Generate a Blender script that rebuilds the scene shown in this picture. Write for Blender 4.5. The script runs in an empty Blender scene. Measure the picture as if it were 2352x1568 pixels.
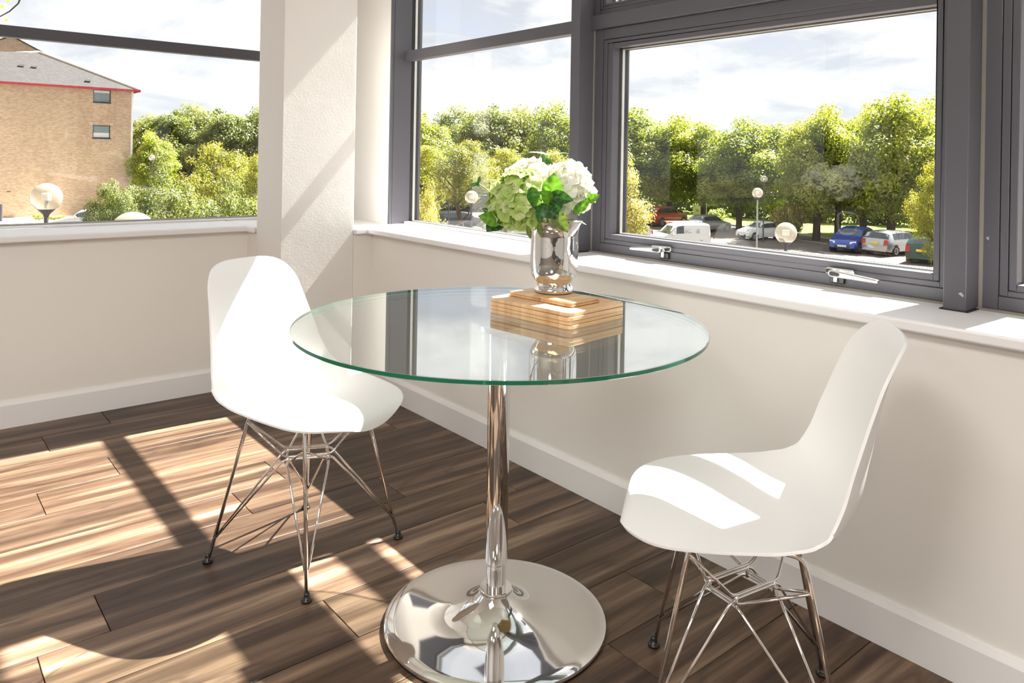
import bpy, bmesh, math, random
from mathutils import Vector, Matrix, noise
R = math.radians
SC = bpy.context.scene
COL = SC.collection
# ------------------------------------------------------------------ camera
CAM_H = 1.16009
YAW, ROLL, PITCH, FOC, PY = .68905, .01714, .00168, 1755.0, 357.5
fw = Vector((math.sin(YAW)*math.cos(PITCH), math.cos(YAW)*math.cos(PITCH), math.sin(PITCH)))
r0 = Vector((math.cos(YAW), -math.sin(YAW), 0)); u0 = r0.cross(fw)
cr = r0*math.cos(ROLL) + u0*math.sin(ROLL); cu = -r0*math.sin(ROLL) + u0*math.cos(ROLL)
cd = bpy.data.cameras.new('camera'); cam = bpy.data.objects.new('camera', cd); COL.objects.link(cam)
cam.matrix_world = Matrix(((cr.x, cu.x, -fw.x, 0), (cr.y, cu.y, -fw.y, 0), (cr.z, cu.z, -fw.z, CAM_H), (0, 0, 0, 1)))
cd.sensor_width = 36; cd.lens = FOC/2352*36; cd.shift_y = -(784-PY)/2352; cd.clip_start = .05; cd.clip_end = 600
SC.camera = cam
def ray(px, py): return fw + cr*((px-1176)/FOC) - cu*((py-PY)/FOC)
def at(px, py, depth): return Vector((0, 0, CAM_H)) + ray(px, py)*depth
def onz(px, py, z):
    d = ray(px, py); return Vector((0, 0, CAM_H)) + d*((z-CAM_H)/d.z)
# ------------------------------------------------------------------ world and sun
W = bpy.data.worlds.new('sky'); SC.world = W; W.use_nodes = True
nt = W.node_tree; N = nt.nodes; L = nt.links; N.clear()
def wn(t, **k):
    n = N.new(t)
    for a, b in k.items(): setattr(n, a, b)
    return n
tc = wn('ShaderNodeTexCoord'); sp = wn('ShaderNodeSeparateXYZ'); L.new(tc.outputs['Generated'], sp.inputs[0])
def wmath(op, a, b=None):
    n = wn('ShaderNodeMath', operation=op)
    for i, v in enumerate((a, b)):
        if v is None: continue
        if isinstance(v, (int, float)): n.inputs[i].default_value = v
        else: L.new(v, n.inputs[i])
    return n.outputs[0]
zc = wmath('MAXIMUM', sp.outputs[2], 0.0); dz = wmath('ADD', zc, .22)
cx = wmath('DIVIDE', sp.outputs[0], dz); cy = wmath('DIVIDE', sp.outputs[1], dz)
cmb = wn('ShaderNodeCombineXYZ'); L.new(cx, cmb.inputs[0]); L.new(cy, cmb.inputs[1])
n1 = wn('ShaderNodeTexNoise'); n1.inputs['Scale'].default_value = 1.7; n1.inputs['Detail'].default_value = 9; n1.inputs['Roughness'].default_value = .56
n1.inputs['Distortion'].default_value = .35
L.new(cmb.outputs[0], n1.inputs['Vector'])
rp = wn('ShaderNodeValToRGB'); L.new(n1.outputs[0], rp.inputs[0])
e = rp.color_ramp.elements; e[0].position = .27; e[0].color = (.50, .56, .70, 1); e[1].position = .57; e[1].color = (1, 1, 1, 1)
m = e.new(.38); m.color = (.53, .555, .62, 1); m = e.new(.47); m.color = (.72, .73, .76, 1)
# paler towards the horizon
hz = wmath('SUBTRACT', 1.0, wmath('MULTIPLY', zc, 4.5)); hz = wmath('MAXIMUM', hz, 0.0)
mx = wn('ShaderNodeMix', data_type='RGBA'); L.new(wmath('MULTIPLY', hz, .55), mx.inputs['Factor']); L.new(rp.outputs[0], mx.inputs[6]); mx.inputs[7].default_value = (.80, .81, .83, 1)
bg = wn('ShaderNodeBackground'); bg.inputs[1].default_value = 1.45; L.new(mx.outputs[2], bg.inputs[0])
wo = wn('ShaderNodeOutputWorld'); L.new(bg.outputs[0], wo.inputs[0])
sd = bpy.data.lights.new('sun', 'SUN'); sd.energy = 35.0; sd.angle = R(.53); sd.color = (1, .965, .92)
sun = bpy.data.objects.new('sun', sd); COL.objects.link(sun)
SUN_DIR = Vector((-1, .032, -1.178)).normalized()
sun.rotation_euler = SUN_DIR.to_track_quat('-Z', 'Y').to_euler(); sun.location = (6, 0, 8)
# soft area lights added behind the camera to lift the room's ambient light
def fill_light(x, y, p):
    d = bpy.data.lights.new('ambient_fill', 'AREA'); d.energy = p; d.size = .9; d.color = (1, .975, .94)
    o = bpy.data.objects.new('ambient_fill', d); COL.objects.link(o); o.location = (x, y, 2.56)
for x, y in ((-.8, .6), (-.8, -1.8), (-3.2, .6), (-3.2, -1.8)): fill_light(x, y, 50)
vs = SC.view_settings; SC.display_settings.display_device = 'sRGB'
vs.view_transform = 'Standard'; vs.look = 'None'; vs.gamma = 1; vs.exposure = 0; vs.use_curve_mapping = False
cy_ = SC.cycles
cy_.max_bounces = 28; cy_.diffuse_bounces = 5; cy_.glossy_bounces = 6; cy_.transmission_bounces = 28; cy_.transparent_max_bounces = 24
cy_.sample_clamp_indirect = 4.0; cy_.blur_glossy = .6; cy_.use_denoising = True
# ------------------------------------------------------------------ mesh helpers
class MB:
    """collects boxes, tubes, lathes and free faces, then links them as one mesh object"""
    def __init__(s): s.v = []; s.f = []; s.mi = []; s.cur = 0
    def add(s, vs_, fs):
        o = len(s.v); s.v += [tuple(p) for p in vs_]
        for f in fs: s.f.append([i+o for i in f]); s.mi.append(s.cur)
        return s
    def box(s, x0, x1, y0, y1, z0, z1):
        x0, x1 = min(x0, x1), max(x0, x1); y0, y1 = min(y0, y1), max(y0, y1); z0, z1 = min(z0, z1), max(z0, z1)
        v = [(x0, y0, z0), (x1, y0, z0), (x1, y1, z0), (x0, y1, z0), (x0, y0, z1), (x1, y0, z1), (x1, y1, z1), (x0, y1, z1)]
        return s.add(v, [(0, 3, 2, 1), (4, 5, 6, 7), (0, 1, 5, 4), (1, 2, 6, 5), (2, 3, 7, 6), (3, 0, 4, 7)])
    def tube(s, pts, r, n=10, closed=False, caps=True):
        pts = [Vector(p) for p in pts]; k = len(pts); rs = r if isinstance(r, (list, tuple)) else [r]*k
        up = Vector((0, 0, 1)); t0 = (pts[1]-pts[0]).normalized()
        a = t0.cross(up); a = a.normalized() if a.length > 1e-3 else Vector((1, 0, 0))
        vs_ = []
        for i in range(k):
            if closed: t = (pts[(i+1) % k]-pts[i-1]).normalized()
            elif i == 0: t = t0
            elif i == k-1: t = (pts[-1]-pts[-2]).normalized()
            else: t = (pts[i+1]-pts[i-1]).normalized()
            a = (a - t*a.dot(t)).normalized(); b = t.cross(a)
            for j in range(n):
                q = 2*math.pi*j/n; vs_.append(pts[i] + (a*math.cos(q)+b*math.sin(q))*rs[i])
        fs = []
        for i in range(k if closed else k-1):
            i2 = (i+1) % k
            for j in range(n):
                j2 = (j+1) % n; fs.append((i*n+j, i*n+j2, i2*n+j2, i2*n+j))
        if caps and not closed: fs += [tuple(range(n-1, -1, -1)), tuple(range((k-1)*n, k*n))]
        return s.add(vs_, fs)
    def lathe(s, prof, n=48, c=(0, 0, 0), cap0=False, cap1=False):
        vs_ = []; k = len(prof)
        for r, z in prof:
            for j in range(n):
                q = 2*math.pi*j/n; vs_.append((c[0]+r*math.cos(q), c[1]+r*math.sin(q), c[2]+z))
        fs = []
        for i in range(k-1):
            for j in range(n):
                j2 = (j+1) % n; fs.append((i*n+j, i*n+j2, (i+1)*n+j2, (i+1)*n+j))
        if cap0: fs.append(tuple(range(n-1, -1, -1)))
        if cap1: fs.append(tuple(range((k-1)*n, k*n)))
        return s.add(vs_, fs)
    def prism(s, poly, z0, z1):
        k = len(poly); v = [(x, y, z0) for x, y in poly]+[(x, y, z1) for x, y in poly]
        return s.add(v, [tuple(range(k-1, -1, -1)), tuple(range(k, 2*k))]+[(i, (i+1) % k, k+(i+1) % k, k+i) for i in range(k)])
    def sphere(s, c, r, nu=16, nv=10):
        rr = r if isinstance(r, (tuple, list)) else (r, r, r)
        v = [(c[0], c[1], c[2]-rr[2])]
        for i in range(1, nv):
            a = math.pi*i/nv
            for j in range(nu):
                b = 2*math.pi*j/nu
                v.append((c[0]+rr[0]*math.sin(a)*math.cos(b), c[1]+rr[1]*math.sin(a)*math.sin(b), c[2]-rr[2]*math.cos(a)))
        v.append((c[0], c[1], c[2]+rr[2])); fs = []
        for j in range(nu): fs.append((0, 1+(j+1) % nu, 1+j))
        for i in range(nv-2):
            for j in range(nu): fs.append((1+i*nu+j, 1+i*nu+(j+1) % nu, 1+(i+1)*nu+(j+1) % nu, 1+(i+1)*nu+j))
        t = len(v)-1
        for j in range(nu): fs.append((t, 1+(nv-2)*nu+j, 1+(nv-2)*nu+(j+1) % nu))
        return s.add(v, fs)
    def mesh(s, name, mats, smooth=False, bevel=0):
        me = bpy.data.meshes.new(name); me.from_pydata(s.v, [], s.f)
        for m_ in (mats if isinstance(mats, (list, tuple)) else [mats]): me.materials.append(m_)
        me.polygons.foreach_set('material_index', s.mi)
        if smooth: me.polygons.foreach_set('use_smooth', [True]*len(me.polygons))
        me.update()
        if smooth == 'auto': sharpen(me)
        return me
    def build(s, name, mats, parent=None, smooth=False, bevel=0, seg=2):
        me = s.mesh(name, mats, smooth)
        if bevel: bev(me, bevel, seg)
        return link(name, me, parent)
def sharpen(me, ang=R(35)):
    bm = bmesh.new(); bm.from_mesh(me)
    for e_ in bm.edges:
        if len(e_.link_faces) == 2 and e_.calc_face_angle(0) > ang: e_.smooth = False
    bm.to_mesh(me); bm.free()
def bev(me, w, seg=2):
    bm = bmesh.new(); bm.from_mesh(me); bmesh.ops.remove_doubles(bm, verts=bm.verts, dist=1e-6)
    es = [e_ for e_ in bm.edges if len(e_.link_faces) == 2 and e_.calc_face_angle(0) > R(30)]
    rs_ = bmesh.ops.bevel(bm, geom=es, offset=w, segments=seg, profile=.5, affect='EDGES', clamp_overlap=True)
    for f in bm.faces: f.smooth = False
    for f in rs_['faces']: f.smooth = True
    bm.to_mesh(me); bm.free()
def link(name, me, parent=None):
    o = bpy.data.objects.new(name, me); COL.objects.link(o)
    if parent: o.parent = parent
    return o
def thing(name, label, cat, loc=(0, 0, 0), rz=0, group=None, kind=None):
    o = bpy.data.objects.new(name, None); COL.objects.link(o); o.location = loc; o.rotation_euler = (0, 0, rz); o.empty_display_size = .1
    tag(o, label, cat, group, kind); return o
def tag(o, label=None, cat=None, group=None, kind=None):
    if label: o['label'] = label
    if cat: o['category'] = cat
    if group: o['group'] = group
    if kind: o['kind'] = kind
    return o
def struct(o, label=None, cat=None):
    o['kind'] = 'structure'
    if label: o['label'] = label
    if cat: o['category'] = cat
    return o
def sempty(name, label, cat):
    o = bpy.data.objects.new(name, None); COL.objects.link(o); o.empty_display_size = .1; return struct(o, label, cat)
def fillet(pts, r, n=5):
    pts = [Vector(p) for p in pts]; out = [pts[0]]
    for i in range(1, len(pts)-1):
        a, b, c = pts[i-1], pts[i], pts[i+1]; d0 = a-b; d1 = c-b
        q = min(r, d0.length*.45, d1.length*.45); p0 = b+d0.normalized()*q; p1 = b+d1.normalized()*q
        for k in range(n+1):
            t = k/n; out.append(p0*(1-t)**2 + b*2*t*(1-t) + p1*t*t)
    out.append(pts[-1]); return out
# ------------------------------------------------------------------ materials
class NM:
    def __init__(s, name):
        s.m = bpy.data.materials.new(name); s.m.use_nodes = True; s.t = s.m.node_tree; s.n = s.t.nodes; s.l = s.t.links
        s.b = s.n['Principled BSDF']; s.out = s.n['Material Output']
    def node(s, t, **k):
        n = s.n.new(t)
        for a, b in k.items():
            if a.startswith('i_'):
                key = a[2:]; key = int(key) if key.isdigit() else key.replace('_', ' '); n.inputs[key].default_value = b
            else: setattr(n, a, b)
        return n
    def L(s, a, b): s.l.new(a, b)
    def coords(s, kind='Object', scale=(1, 1, 1), loc=(0, 0, 0)):
        tc_ = s.node('ShaderNodeTexCoord'); mp = s.node('ShaderNodeMapping'); mp.inputs['Scale'].default_value = scale; mp.inputs['Location'].default_value = loc
        s.L(tc_.outputs[kind], mp.inputs[0]); return mp.outputs[0]
    def noise(s, vec, scale, detail=4, rough=.5, dist=0):
        n = s.node('ShaderNodeTexNoise'); n.inputs['Scale'].default_value = scale; n.inputs['Detail'].default_value = detail
        n.inputs['Roughness'].default_value = rough; n.inputs['Distortion'].default_value = dist
        if vec is not None: s.L(vec, n.inputs['Vector'])
        return n.outputs[0]
    def ramp(s, fac, stops):
        r_ = s.node('ShaderNodeValToRGB'); s.L(fac, r_.inputs[0]); e_ = r_.color_ramp.elements
        e_[0].position = stops[0][0]; e_[0].color = (*stops[0][1], 1); e_[1].position = stops[-1][0]; e_[1].color = (*stops[-1][1], 1)
        for p, c in stops[1:-1]: q = e_.new(p); q.color = (*c, 1)
        return r_.outputs[0]
    def mix(s, fac, a, b, bt='MIX'):
        m_ = s.node('ShaderNodeMix', data_type='RGBA', blend_type=bt)
        for v, i in ((fac, 0), (a, 6), (b, 7)):
            if isinstance(v, (int, float)): m_.inputs[i].default_value = v
            elif isinstance(v, tuple): m_.inputs[i].default_value = (*v, 1)
            else: s.L(v, m_.inputs[i])
        return m_.outputs[2]
    def bump(s, h, strength, dist=.01):
        b_ = s.node('ShaderNodeBump'); b_.inputs['Strength'].default_value = strength; b_.inputs['Distance'].default_value = dist
        s.L(h, b_.inputs['Height']); s.L(b_.outputs[0], s.b.inputs['Normal']); return b_
    def set(s, **k):
        names = dict(color='Base Color', rough='Roughness', metal='Metallic', ior='IOR', spec='Specular IOR Level', coat='Coat Weight', trans='Transmission Weight', sheen='Sheen Weight')
        for a, v in k.items():
            i = s.b.inputs[names[a]]
            if hasattr(v, 'links'): s.L(v, i)
            else: i.default_value = (*v, 1) if isinstance(v, tuple) else v
        return s
def plain(name, color, rough=.5, metal=0, **k): return NM(name).set(color=color, rough=rough, metal=metal, **k).m
def paint(name, color, bump=.08, scale=140, rough=.6, var=.03):
    q = NM(name); v = q.coords()
    c = q.mix(q.noise(v, 1.3, 3), tuple(x*(1-var) for x in color), color); q.set(color=c, rough=rough, spec=.3)
    q.bump(q.noise(v, scale, 3), bump, .002); return q.m
M = {}
M['wall'] = paint('wall_paint', (.84, .815, .775))
M['ceil'] = paint('ceiling_paint', (.86, .85, .83))
M['white'] = paint('white_gloss_paint', (.85, .835, .83), .03, 60, .32, .02)
M['sill'] = paint('sill_board', (.86, .855, .86), .02, 60, .35, .02)
def plaster():
    q = NM('column_plaster'); v = q.coords()
    q.set(color=(.80, .775, .74), rough=.65, spec=.25)
    a = q.noise(v, 3.2, 3, .5); b = q.noise(v, 90, 4, .6)
    mm = q.node('ShaderNodeMath', operation='MULTIPLY_ADD', i_1=4.0); q.L(a, mm.inputs[0]); q.L(b, mm.inputs[2])
    q.bump(mm.outputs[0], .22, .002); return q.m
M['plaster'] = plaster()
def alu():
    q = NM('grey_powder_coat'); v = q.coords()
    sp_ = q.ramp(q.noise(v, 26, 2), [(.79, (0, 0, 0)), (.80, (1, 1, 1))])
    c = q.mix(sp_, (.078, .075, .087), (.35, .35, .36)); q.set(color=c, rough=.42, spec=.5)
    q.bump(q.noise(v, 900, 2), .12, .0005); return q.m
M['alu'] = alu()
M['gasket'] = plain('dark_rubber_gasket', (.012, .012, .014), .5)
M['spacer'] = plain('spacer_bar', (.62, .60, .55), .35, .6)
M['seal'] = plain('sealant', (.22, .20, .17), .6)
M['chrome'] = plain('chrome', (.83, .82, .81), .045, 1)
M['satin'] = plain('satin_chrome', (.80, .81, .80), .22, 1)
M['blackrub'] = plain('black_plastic', (.012, .011, .011), .25)
def thin_glass():
    q = NM('window_glass'); q.n.remove(q.b)
    lw = q.node('ShaderNodeLayerWeight', i_Blend=.5); p = q.node('ShaderNodeMath', operation='POWER', i_1=5.0); q.L(lw.outputs['Facing'], p.inputs[0])
    ma = q.node('ShaderNodeMath', operation='MULTIPLY_ADD', i_1=.65, i_2=.028); q.L(p.outputs[0], ma.inputs[0])
    tr = q.node('ShaderNodeBsdfTransparent'); tr.inputs[0].default_value = (.975, .985, .98, 1)
    gl = q.node('ShaderNodeBsdfGlossy'); gl.inputs['Roughness'].default_value = 0
    mx_ = q.node('ShaderNodeMixShader'); q.L(ma.outputs[0], mx_.inputs[0]); q.L(tr.outputs[0], mx_.inputs[1]); q.L(gl.outputs[0], mx_.inputs[2])
    q.L(mx_.outputs[0], q.out.inputs[0]); return q.m
M['glass'] = thin_glass()
def table_glass():
    q = NM('green_tinted_glass'); q.n.remove(q.b)
    lw = q.node('ShaderNodeLayerWeight', i_Blend=.5); p = q.node('ShaderNodeMath', operation='POWER', i_1=2.3); q.L(lw.outputs['Facing'], p.inputs[0])
    ma = q.node('ShaderNodeMath', operation='MULTIPLY_ADD', i_1=.92, i_2=.045); q.L(p.outputs[0], ma.inputs[0])
    tr = q.node('ShaderNodeBsdfTransparent'); tr.inputs[0].default_value = (.93, .968, .945, 1)
    gl = q.node('ShaderNodeBsdfGlossy'); gl.inputs['Roughness'].default_value = 0
    mx_ = q.node('ShaderNodeMixShader'); q.L(ma.outputs[0], mx_.inputs[0]); q.L(tr.outputs[0], mx_.inputs[1]); q.L(gl.outputs[0], mx_.inputs[2])
    q.L(mx_.outputs[0], q.out.inputs[0]); return q.m
M['tedge'] = NM('green_glass_edge').set(color=(.006, .13, .065), rough=.08, spec=.6, trans=.2).m
M['tglass'] = table_glass()
def shell_mat():
    q = NM('white_moulded_plastic'); v = q.coords(); q.set(color=(.82, .817, .806), rough=.38, spec=.4); q.bump(q.noise(v, 700, 2), .05, .0004); return q.m
M['shell'] = shell_mat()
def walnut():
    q = NM('walnut_laminate'); oi = q.node('ShaderNodeObjectInfo'); tc_ = q.node('ShaderNodeTexCoord')
    off = q.node('ShaderNodeVectorMath', operation='MULTIPLY'); cb = q.node('ShaderNodeCombineXYZ')
    for i in range(3): q.L(oi.outputs['Random'], cb.inputs[i])
    q.L(cb.outputs[0], off.inputs[0]); off.inputs[1].default_value = (37, 61, 13)
    ad = q.node('ShaderNodeVectorMath', operation='ADD'); q.L(tc_.outputs['Object'], ad.inputs[0]); q.L(off.outputs[0], ad.inputs[1])
    def mp(sc):
        m_ = q.node('ShaderNodeMapping'); m_.inputs['Scale'].default_value = sc; q.L(ad.outputs[0], m_.inputs[0]); return m_.outputs[0]
    # cathedral figure: rings of a stretched, warped noise field
    base = q.noise(mp((.55, 4.2, 1)), 1.5, 3, .45, .5)
    mu = q.node('ShaderNodeMath', operation='MULTIPLY', i_1=16.0); q.L(base, mu.inputs[0])
    fr = q.node('ShaderNodeMath', operation='PINGPONG', i_1=1.0); q.L(mu.outputs[0], fr.inputs[0])
    streak = q.noise(mp((.45, 9, 1)), 2.0, 5, .55)
    fine = q.noise(mp((6, 130, 1)), 2.0, 4, .6)
    c1 = q.ramp(streak, [(.28, (.033, .019, .012)), (.44, (.066, .039, .024)), (.57, (.140, .090, .058)), (.71, (.29, .207, .14))])
    c2 = q.ramp(fr.outputs[0], [(.0, (.55, .50, .49)), (.22, (.88, .86, .85)), (1, (1.08, 1.06, 1.03))])
    c = q.mix(.75, c1, c2, 'MULTIPLY')
    c3 = q.ramp(fine, [(.3, (.72, .70, .70)), (.6, (1.05, 1.05, 1.05))]); c = q.mix(.6, c, c3, 'MULTIPLY')
    va = q.node('ShaderNodeMath', operation='MULTIPLY_ADD', i_1=.5, i_2=.76); q.L(oi.outputs['Random'], va.inputs[0])
    cc = q.node('ShaderNodeCombineColor'); [q.L(va.outputs[0], cc.inputs[i]) for i in range(3)]
    c = q.mix(1.0, c, cc.outputs[0], 'MULTIPLY')
    q.set(color=c, rough=.38, spec=.28); q.bump(fine, .12, .0006); return q.m
M['walnut'] = walnut()
M['subfloor'] = plain('dark_subfloor', (.02, .013, .01), .9)
def bamboo():
    q = NM('bamboo_board'); v = q.coords(scale=(1, 6, .6)); oi = q.node('ShaderNodeObjectInfo')
    a = q.noise(v, 5, 5, .6); v2 = q.coords(scale=(2, 30, 1)); b = q.noise(v2, 12, 3)
    c = q.ramp(a, [(.3, (.46, .26, .12)), (.5, (.62, .40, .21)), (.7, (.74, .53, .31))]); c = q.mix(.2, c, q.ramp(b, [(.35, (.6, .5, .4)), (.6, (1, 1, 1))]), 'MULTIPLY')
    q.set(color=c, rough=.45, spec=.35); return q.m
M['bamboo'] = bamboo()
def leafy(name, cols, transl=.45, attr=True, gloss=.25, rough=.35, tint=None):
    q = NM(name); q.n.remove(q.b)
    if attr:
        at_ = q.node('ShaderNodeAttribute', attribute_name='var'); f = at_.outputs['Fac']
        oi = q.node('ShaderNodeObjectInfo'); ad = q.node('ShaderNodeMath', operation='MULTIPLY_ADD', i_1=.22, i_2=-.11); q.L(oi.outputs['Random'], ad.inputs[0])
        a2 = q.node('ShaderNodeMath', operation='ADD'); q.L(f, a2.inputs[0]); q.L(ad.outputs[0], a2.inputs[1]); f = a2.outputs[0]
    else: f = q.noise(q.coords(), 18, 3)
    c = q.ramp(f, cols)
    di = q.node('ShaderNodeBsdfDiffuse'); q.L(c, di.inputs[0]); tl = q.node('ShaderNodeBsdfTranslucent')
    c2 = q.mix(1.0, c, tint or (1.15, 1.1, .5), 'MULTIPLY'); q.L(c2, tl.inputs[0])
    m1 = q.node('ShaderNodeMixShader'); m1.inputs[0].default_value = transl; q.L(di.outputs[0], m1.inputs[1]); q.L(tl.outputs[0], m1.inputs[2])
    gl = q.node('ShaderNodeBsdfGlossy'); gl.inputs['Roughness'].default_value = rough
    m2 = q.node('ShaderNodeMixShader'); lw = q.node('ShaderNodeFresnel', i_IOR=1.4); mu = q.node('ShaderNodeMath', operation='MULTIPLY', i_1=gloss*4); q.L(lw.outputs[0], mu.inputs[0])
    q.L(mu.outputs[0], m2.inputs[0]); q.L(m1.outputs[0], m2.inputs[1]); q.L(gl.outputs[0], m2.inputs[2]); q.L(m2.outputs[0], q.out.inputs[0]); return q.m
# ------------------------------------------------------------------ the room shell
X0, Y0, CE = -5.0, -5.0, 2.6
XW, YW = 1.885, 3.78            # wall faces
GR, GL = 2.14, 4.09             # frame fronts, right wall / left wall
struct(MB().box(X0-.1, 2.35, Y0-.1, 4.35, CE, CE+.12).build('ceiling', M['ceil']), 'flat white ceiling over the room')
struct(MB().box(X0, 1.411, YW, 4.35, 0, .768).box(X0, 1.70, 4.06, 4.35, 2.5, CE).build('wall_left', M['wall']), 'low cream wall under the left window')
struct(MB().box(XW, 2.35, Y0, 3.367, 0, .768).box(2.06, 2.35, Y0, 3.516, 2.5, CE).build('wall_right', M['wall']), 'low cream wall under the right windows')
struct(MB().prism([(1.411, 3.66), (1.78, 3.66), (1.78, 3.367), (2.225, 3.367), (2.225, 4.25), (1.411, 4.25)], 0, .768)
       .prism([(2.062, 3.516), (2.215, 3.516), (2.215, 4.25), (1.70, 4.25), (1.70, 4.11), (2.062, 4.11)], .797, CE).build('wall_corner', M['wall']), 'cream corner wall behind the square column')
struct(MB().box(X0-.1, X0, Y0, 4.35, 0, CE).build('wall_side', M['wall']), 'plain cream wall on the far side of the room')
struct(MB().box(X0-.1, 2.35, Y0-.1, Y0, 0, CE).build('wall_back', M['wall']), 'plain cream wall behind the viewer')
c_ = MB().box(1.411, 1.78, 3.367, 3.66, 0, CE).build('wall_column', M['plaster'], bevel=.003)
struct(c_, 'square white plastered column in the room corner')
# skirting
def skirt(name, poly_in, poly_out, lab):
    # poly_in: wall side line, poly_out: room side line (same number of points)
    mb = MB(); k = len(poly_in); rows = []
    prof = [(1, 0), (1, .094), (.55, .107), (0, .107), (0, 0)]
    vs_ = []
    for i in range(k):
        a = Vector(poly_in[i]); b = Vector(poly_out[i])
        for t, z in prof: p = a.lerp(b, t); vs_.append((p.x, p.y, z))
    n = len(prof); fs = []
    for i in range(k-1):
        for j in range(n-1): fs.append((i*n+j, (i+1)*n+j, (i+1)*n+j+1, i*n+j+1))
    mb.add(vs_, fs); o = mb.build(name, M['white']); struct(o, lab); return o
skirt('baseboard_left', [(X0, 3.78), (1.411, 3.78), (1.411, 3.367)], [(X0, 3.764), (1.395, 3.764), (1.395, 3.351)], 'white skirting board along the left wall')
skirt('baseboard_right', [(1.411, 3.367), (1.885, 3.367), (1.885, Y0)], [(1.395, 3.351), (1.869, 3.351), (1.869, Y0)], 'white skirting board along the right wall')
# sills
s1 = MB().prism([(X0, 3.744), (1.391, 3.744), (1.391, 3.662), (1.411, 3.662), (1.411, 4.10), (X0, 4.10)], .768, .797).build('trim_1', M['sill'], bevel=.007, seg=3)
struct(s1, 'white window sill board along the left wall')
s2 = MB().prism([(1.4112, 3.6602), (1.7802, 3.6602), (1.7802, 3.347), (1.849, 3.347), (1.849, Y0), (2.215, Y0), (2.215, 4.10), (1.4112, 4.10)], .768, .797).build('trim_2', M['sill'], bevel=.007, seg=3)
struct(s2, 'white window sill board along the right wall')
# ------------------------------------------------------------------ floor of walnut planks
fl = sempty('floor', 'dark walnut laminate plank floor', 'floor')
struct(MB().box(X0, 2.3, Y0, 4.3, -.06, -.0105).build('subfloor', M['subfloor'], fl))
PW, PL = .1935, 1.285
rnd = random.Random(5)
known = {-1: .442, 0: 1.388, 1: .935, 2: 1.125, 4: .673, 7: .765, -3: .900, -2: 1.574, -6: 1.356, -8: 1.862}
pm = {}
def plank(x0, x1, y0, y1):
    g = .0009
    key = (round(x1-x0, 3), round(y1-y0, 3))
    if key not in pm:
        me = MB().box(g, x1-x0-g, g, y1-y0-g, -.010, 0).mesh('plank', M['walnut']); bev(me, .0011, 1); pm[key] = me
    o = link('plank', pm[key], fl); o.location = (x0, y0, 0); return o
rows = range(-26, 8); npl = 0
for r_ in rows:
    y0 = 2.222+PW*r_; y1 = min(y0+PW, 3.778)
    if y1-y0 < .02: continue
    j = known.get(r_, rnd.random()*PL+X0)
    while j-PL > X0: j -= PL
    if r_ < -14:   # coarser rows far behind the viewer
        pass
    xs = [X0]
    while j < XW-.05:
        if j-X0 > .04: xs.append(j)
        j += PL
    xs.append(XW-.002 if XW-.002-xs[-1] > .03 else xs.pop())
    if r_ == 7: xs = [x for x in xs if x < 1.40]+[1.409]
    if r_ in (6, 7) or y1 > 3.367: xs = [x for x in xs if x < 1.40]+[1.409]
    for a, b in zip(xs[:-1], xs[1:]):
        if npl < 296: plank(a, b, y0, y1); npl += 1
# rear strip of the floor, behind the viewer
# ------------------------------------------------------------------ windows
def mp(side):
    return (lambda u, d, z: (d, u, z)) if side == 'R' else (lambda u, d, z: (u, d, z))
def bxm(mb, side, u0, u1, d0, d1, z0, z1):
    f = mp(side); a = f(u0, d0, z0); b = f(u1, d1, z1); return mb.box(a[0], b[0], a[1], b[1], a[2], b[2])
def ring(mb, side, o, i, d0, d1):
    """rectangular ring between rects o and i = (u0,u1,z0,z1)"""
    bxm(mb, side, o[0], i[0], d0, d1, o[2], o[3]); bxm(mb, side, i[1], o[1], d0, d1, o[2], o[3])
    bxm(mb, side, i[0], i[1], d0, d1, o[2], i[2]); bxm(mb, side, i[0], i[1], d0, d1, i[3], o[3]); return mb
def inset(r_, a, b=None):
    b = a if b is None else b; return (r_[0]+a, r_[1]-a, r_[2]+b, r_[3]-b)
def glazing(par, side, g, d):
    """double glazing unit: gaskets, two panes and the spacer bar between them; g = daylight rect"""
    ring(MB(), side, inset(g, -.012), inset(g, .0), d-.012, d).build('gasket', M['gasket'], par)
    bxm(MB(), side, g[0]-.01, g[1]+.01, d, d+.004, g[2]-.01, g[3]+.01).build('pane', M['glass'], par)
    ring(MB(), side, inset(g, -.01), inset(g, .003), d+.0042, d+.018).build('spacer', M['spacer'], par)
    ring(MB(), side, inset(g, -.01), inset(g, .004), d+.0185, d+.034).build('gasket', M['gasket'], par)
wn_ = [0]
def window(lab):
    wn_[0] += 1; return sempty('window_%d' % wn_[0], lab, 'window')
def fixed(side, u0, u1, z0, z1, fr, lab, bead=True, par=None):
    w = par or window(lab)
    g = (u0+.002, u1-.002, z0+.012, z1-.006)
    glazing(w, side, g, fr+.05)
    ring(MB(), side, (u0-.002, u1+.002, z0, z1), inset(g, -.0), fr+.085, fr+.10).build('frame', M['alu'], w)
    if bead: bxm(MB(), side, u0, u1, fr+.005, fr+.052, z0, z0+.011).build('bead', M['white'], w, bevel=.002, seg=1)
    return w
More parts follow.
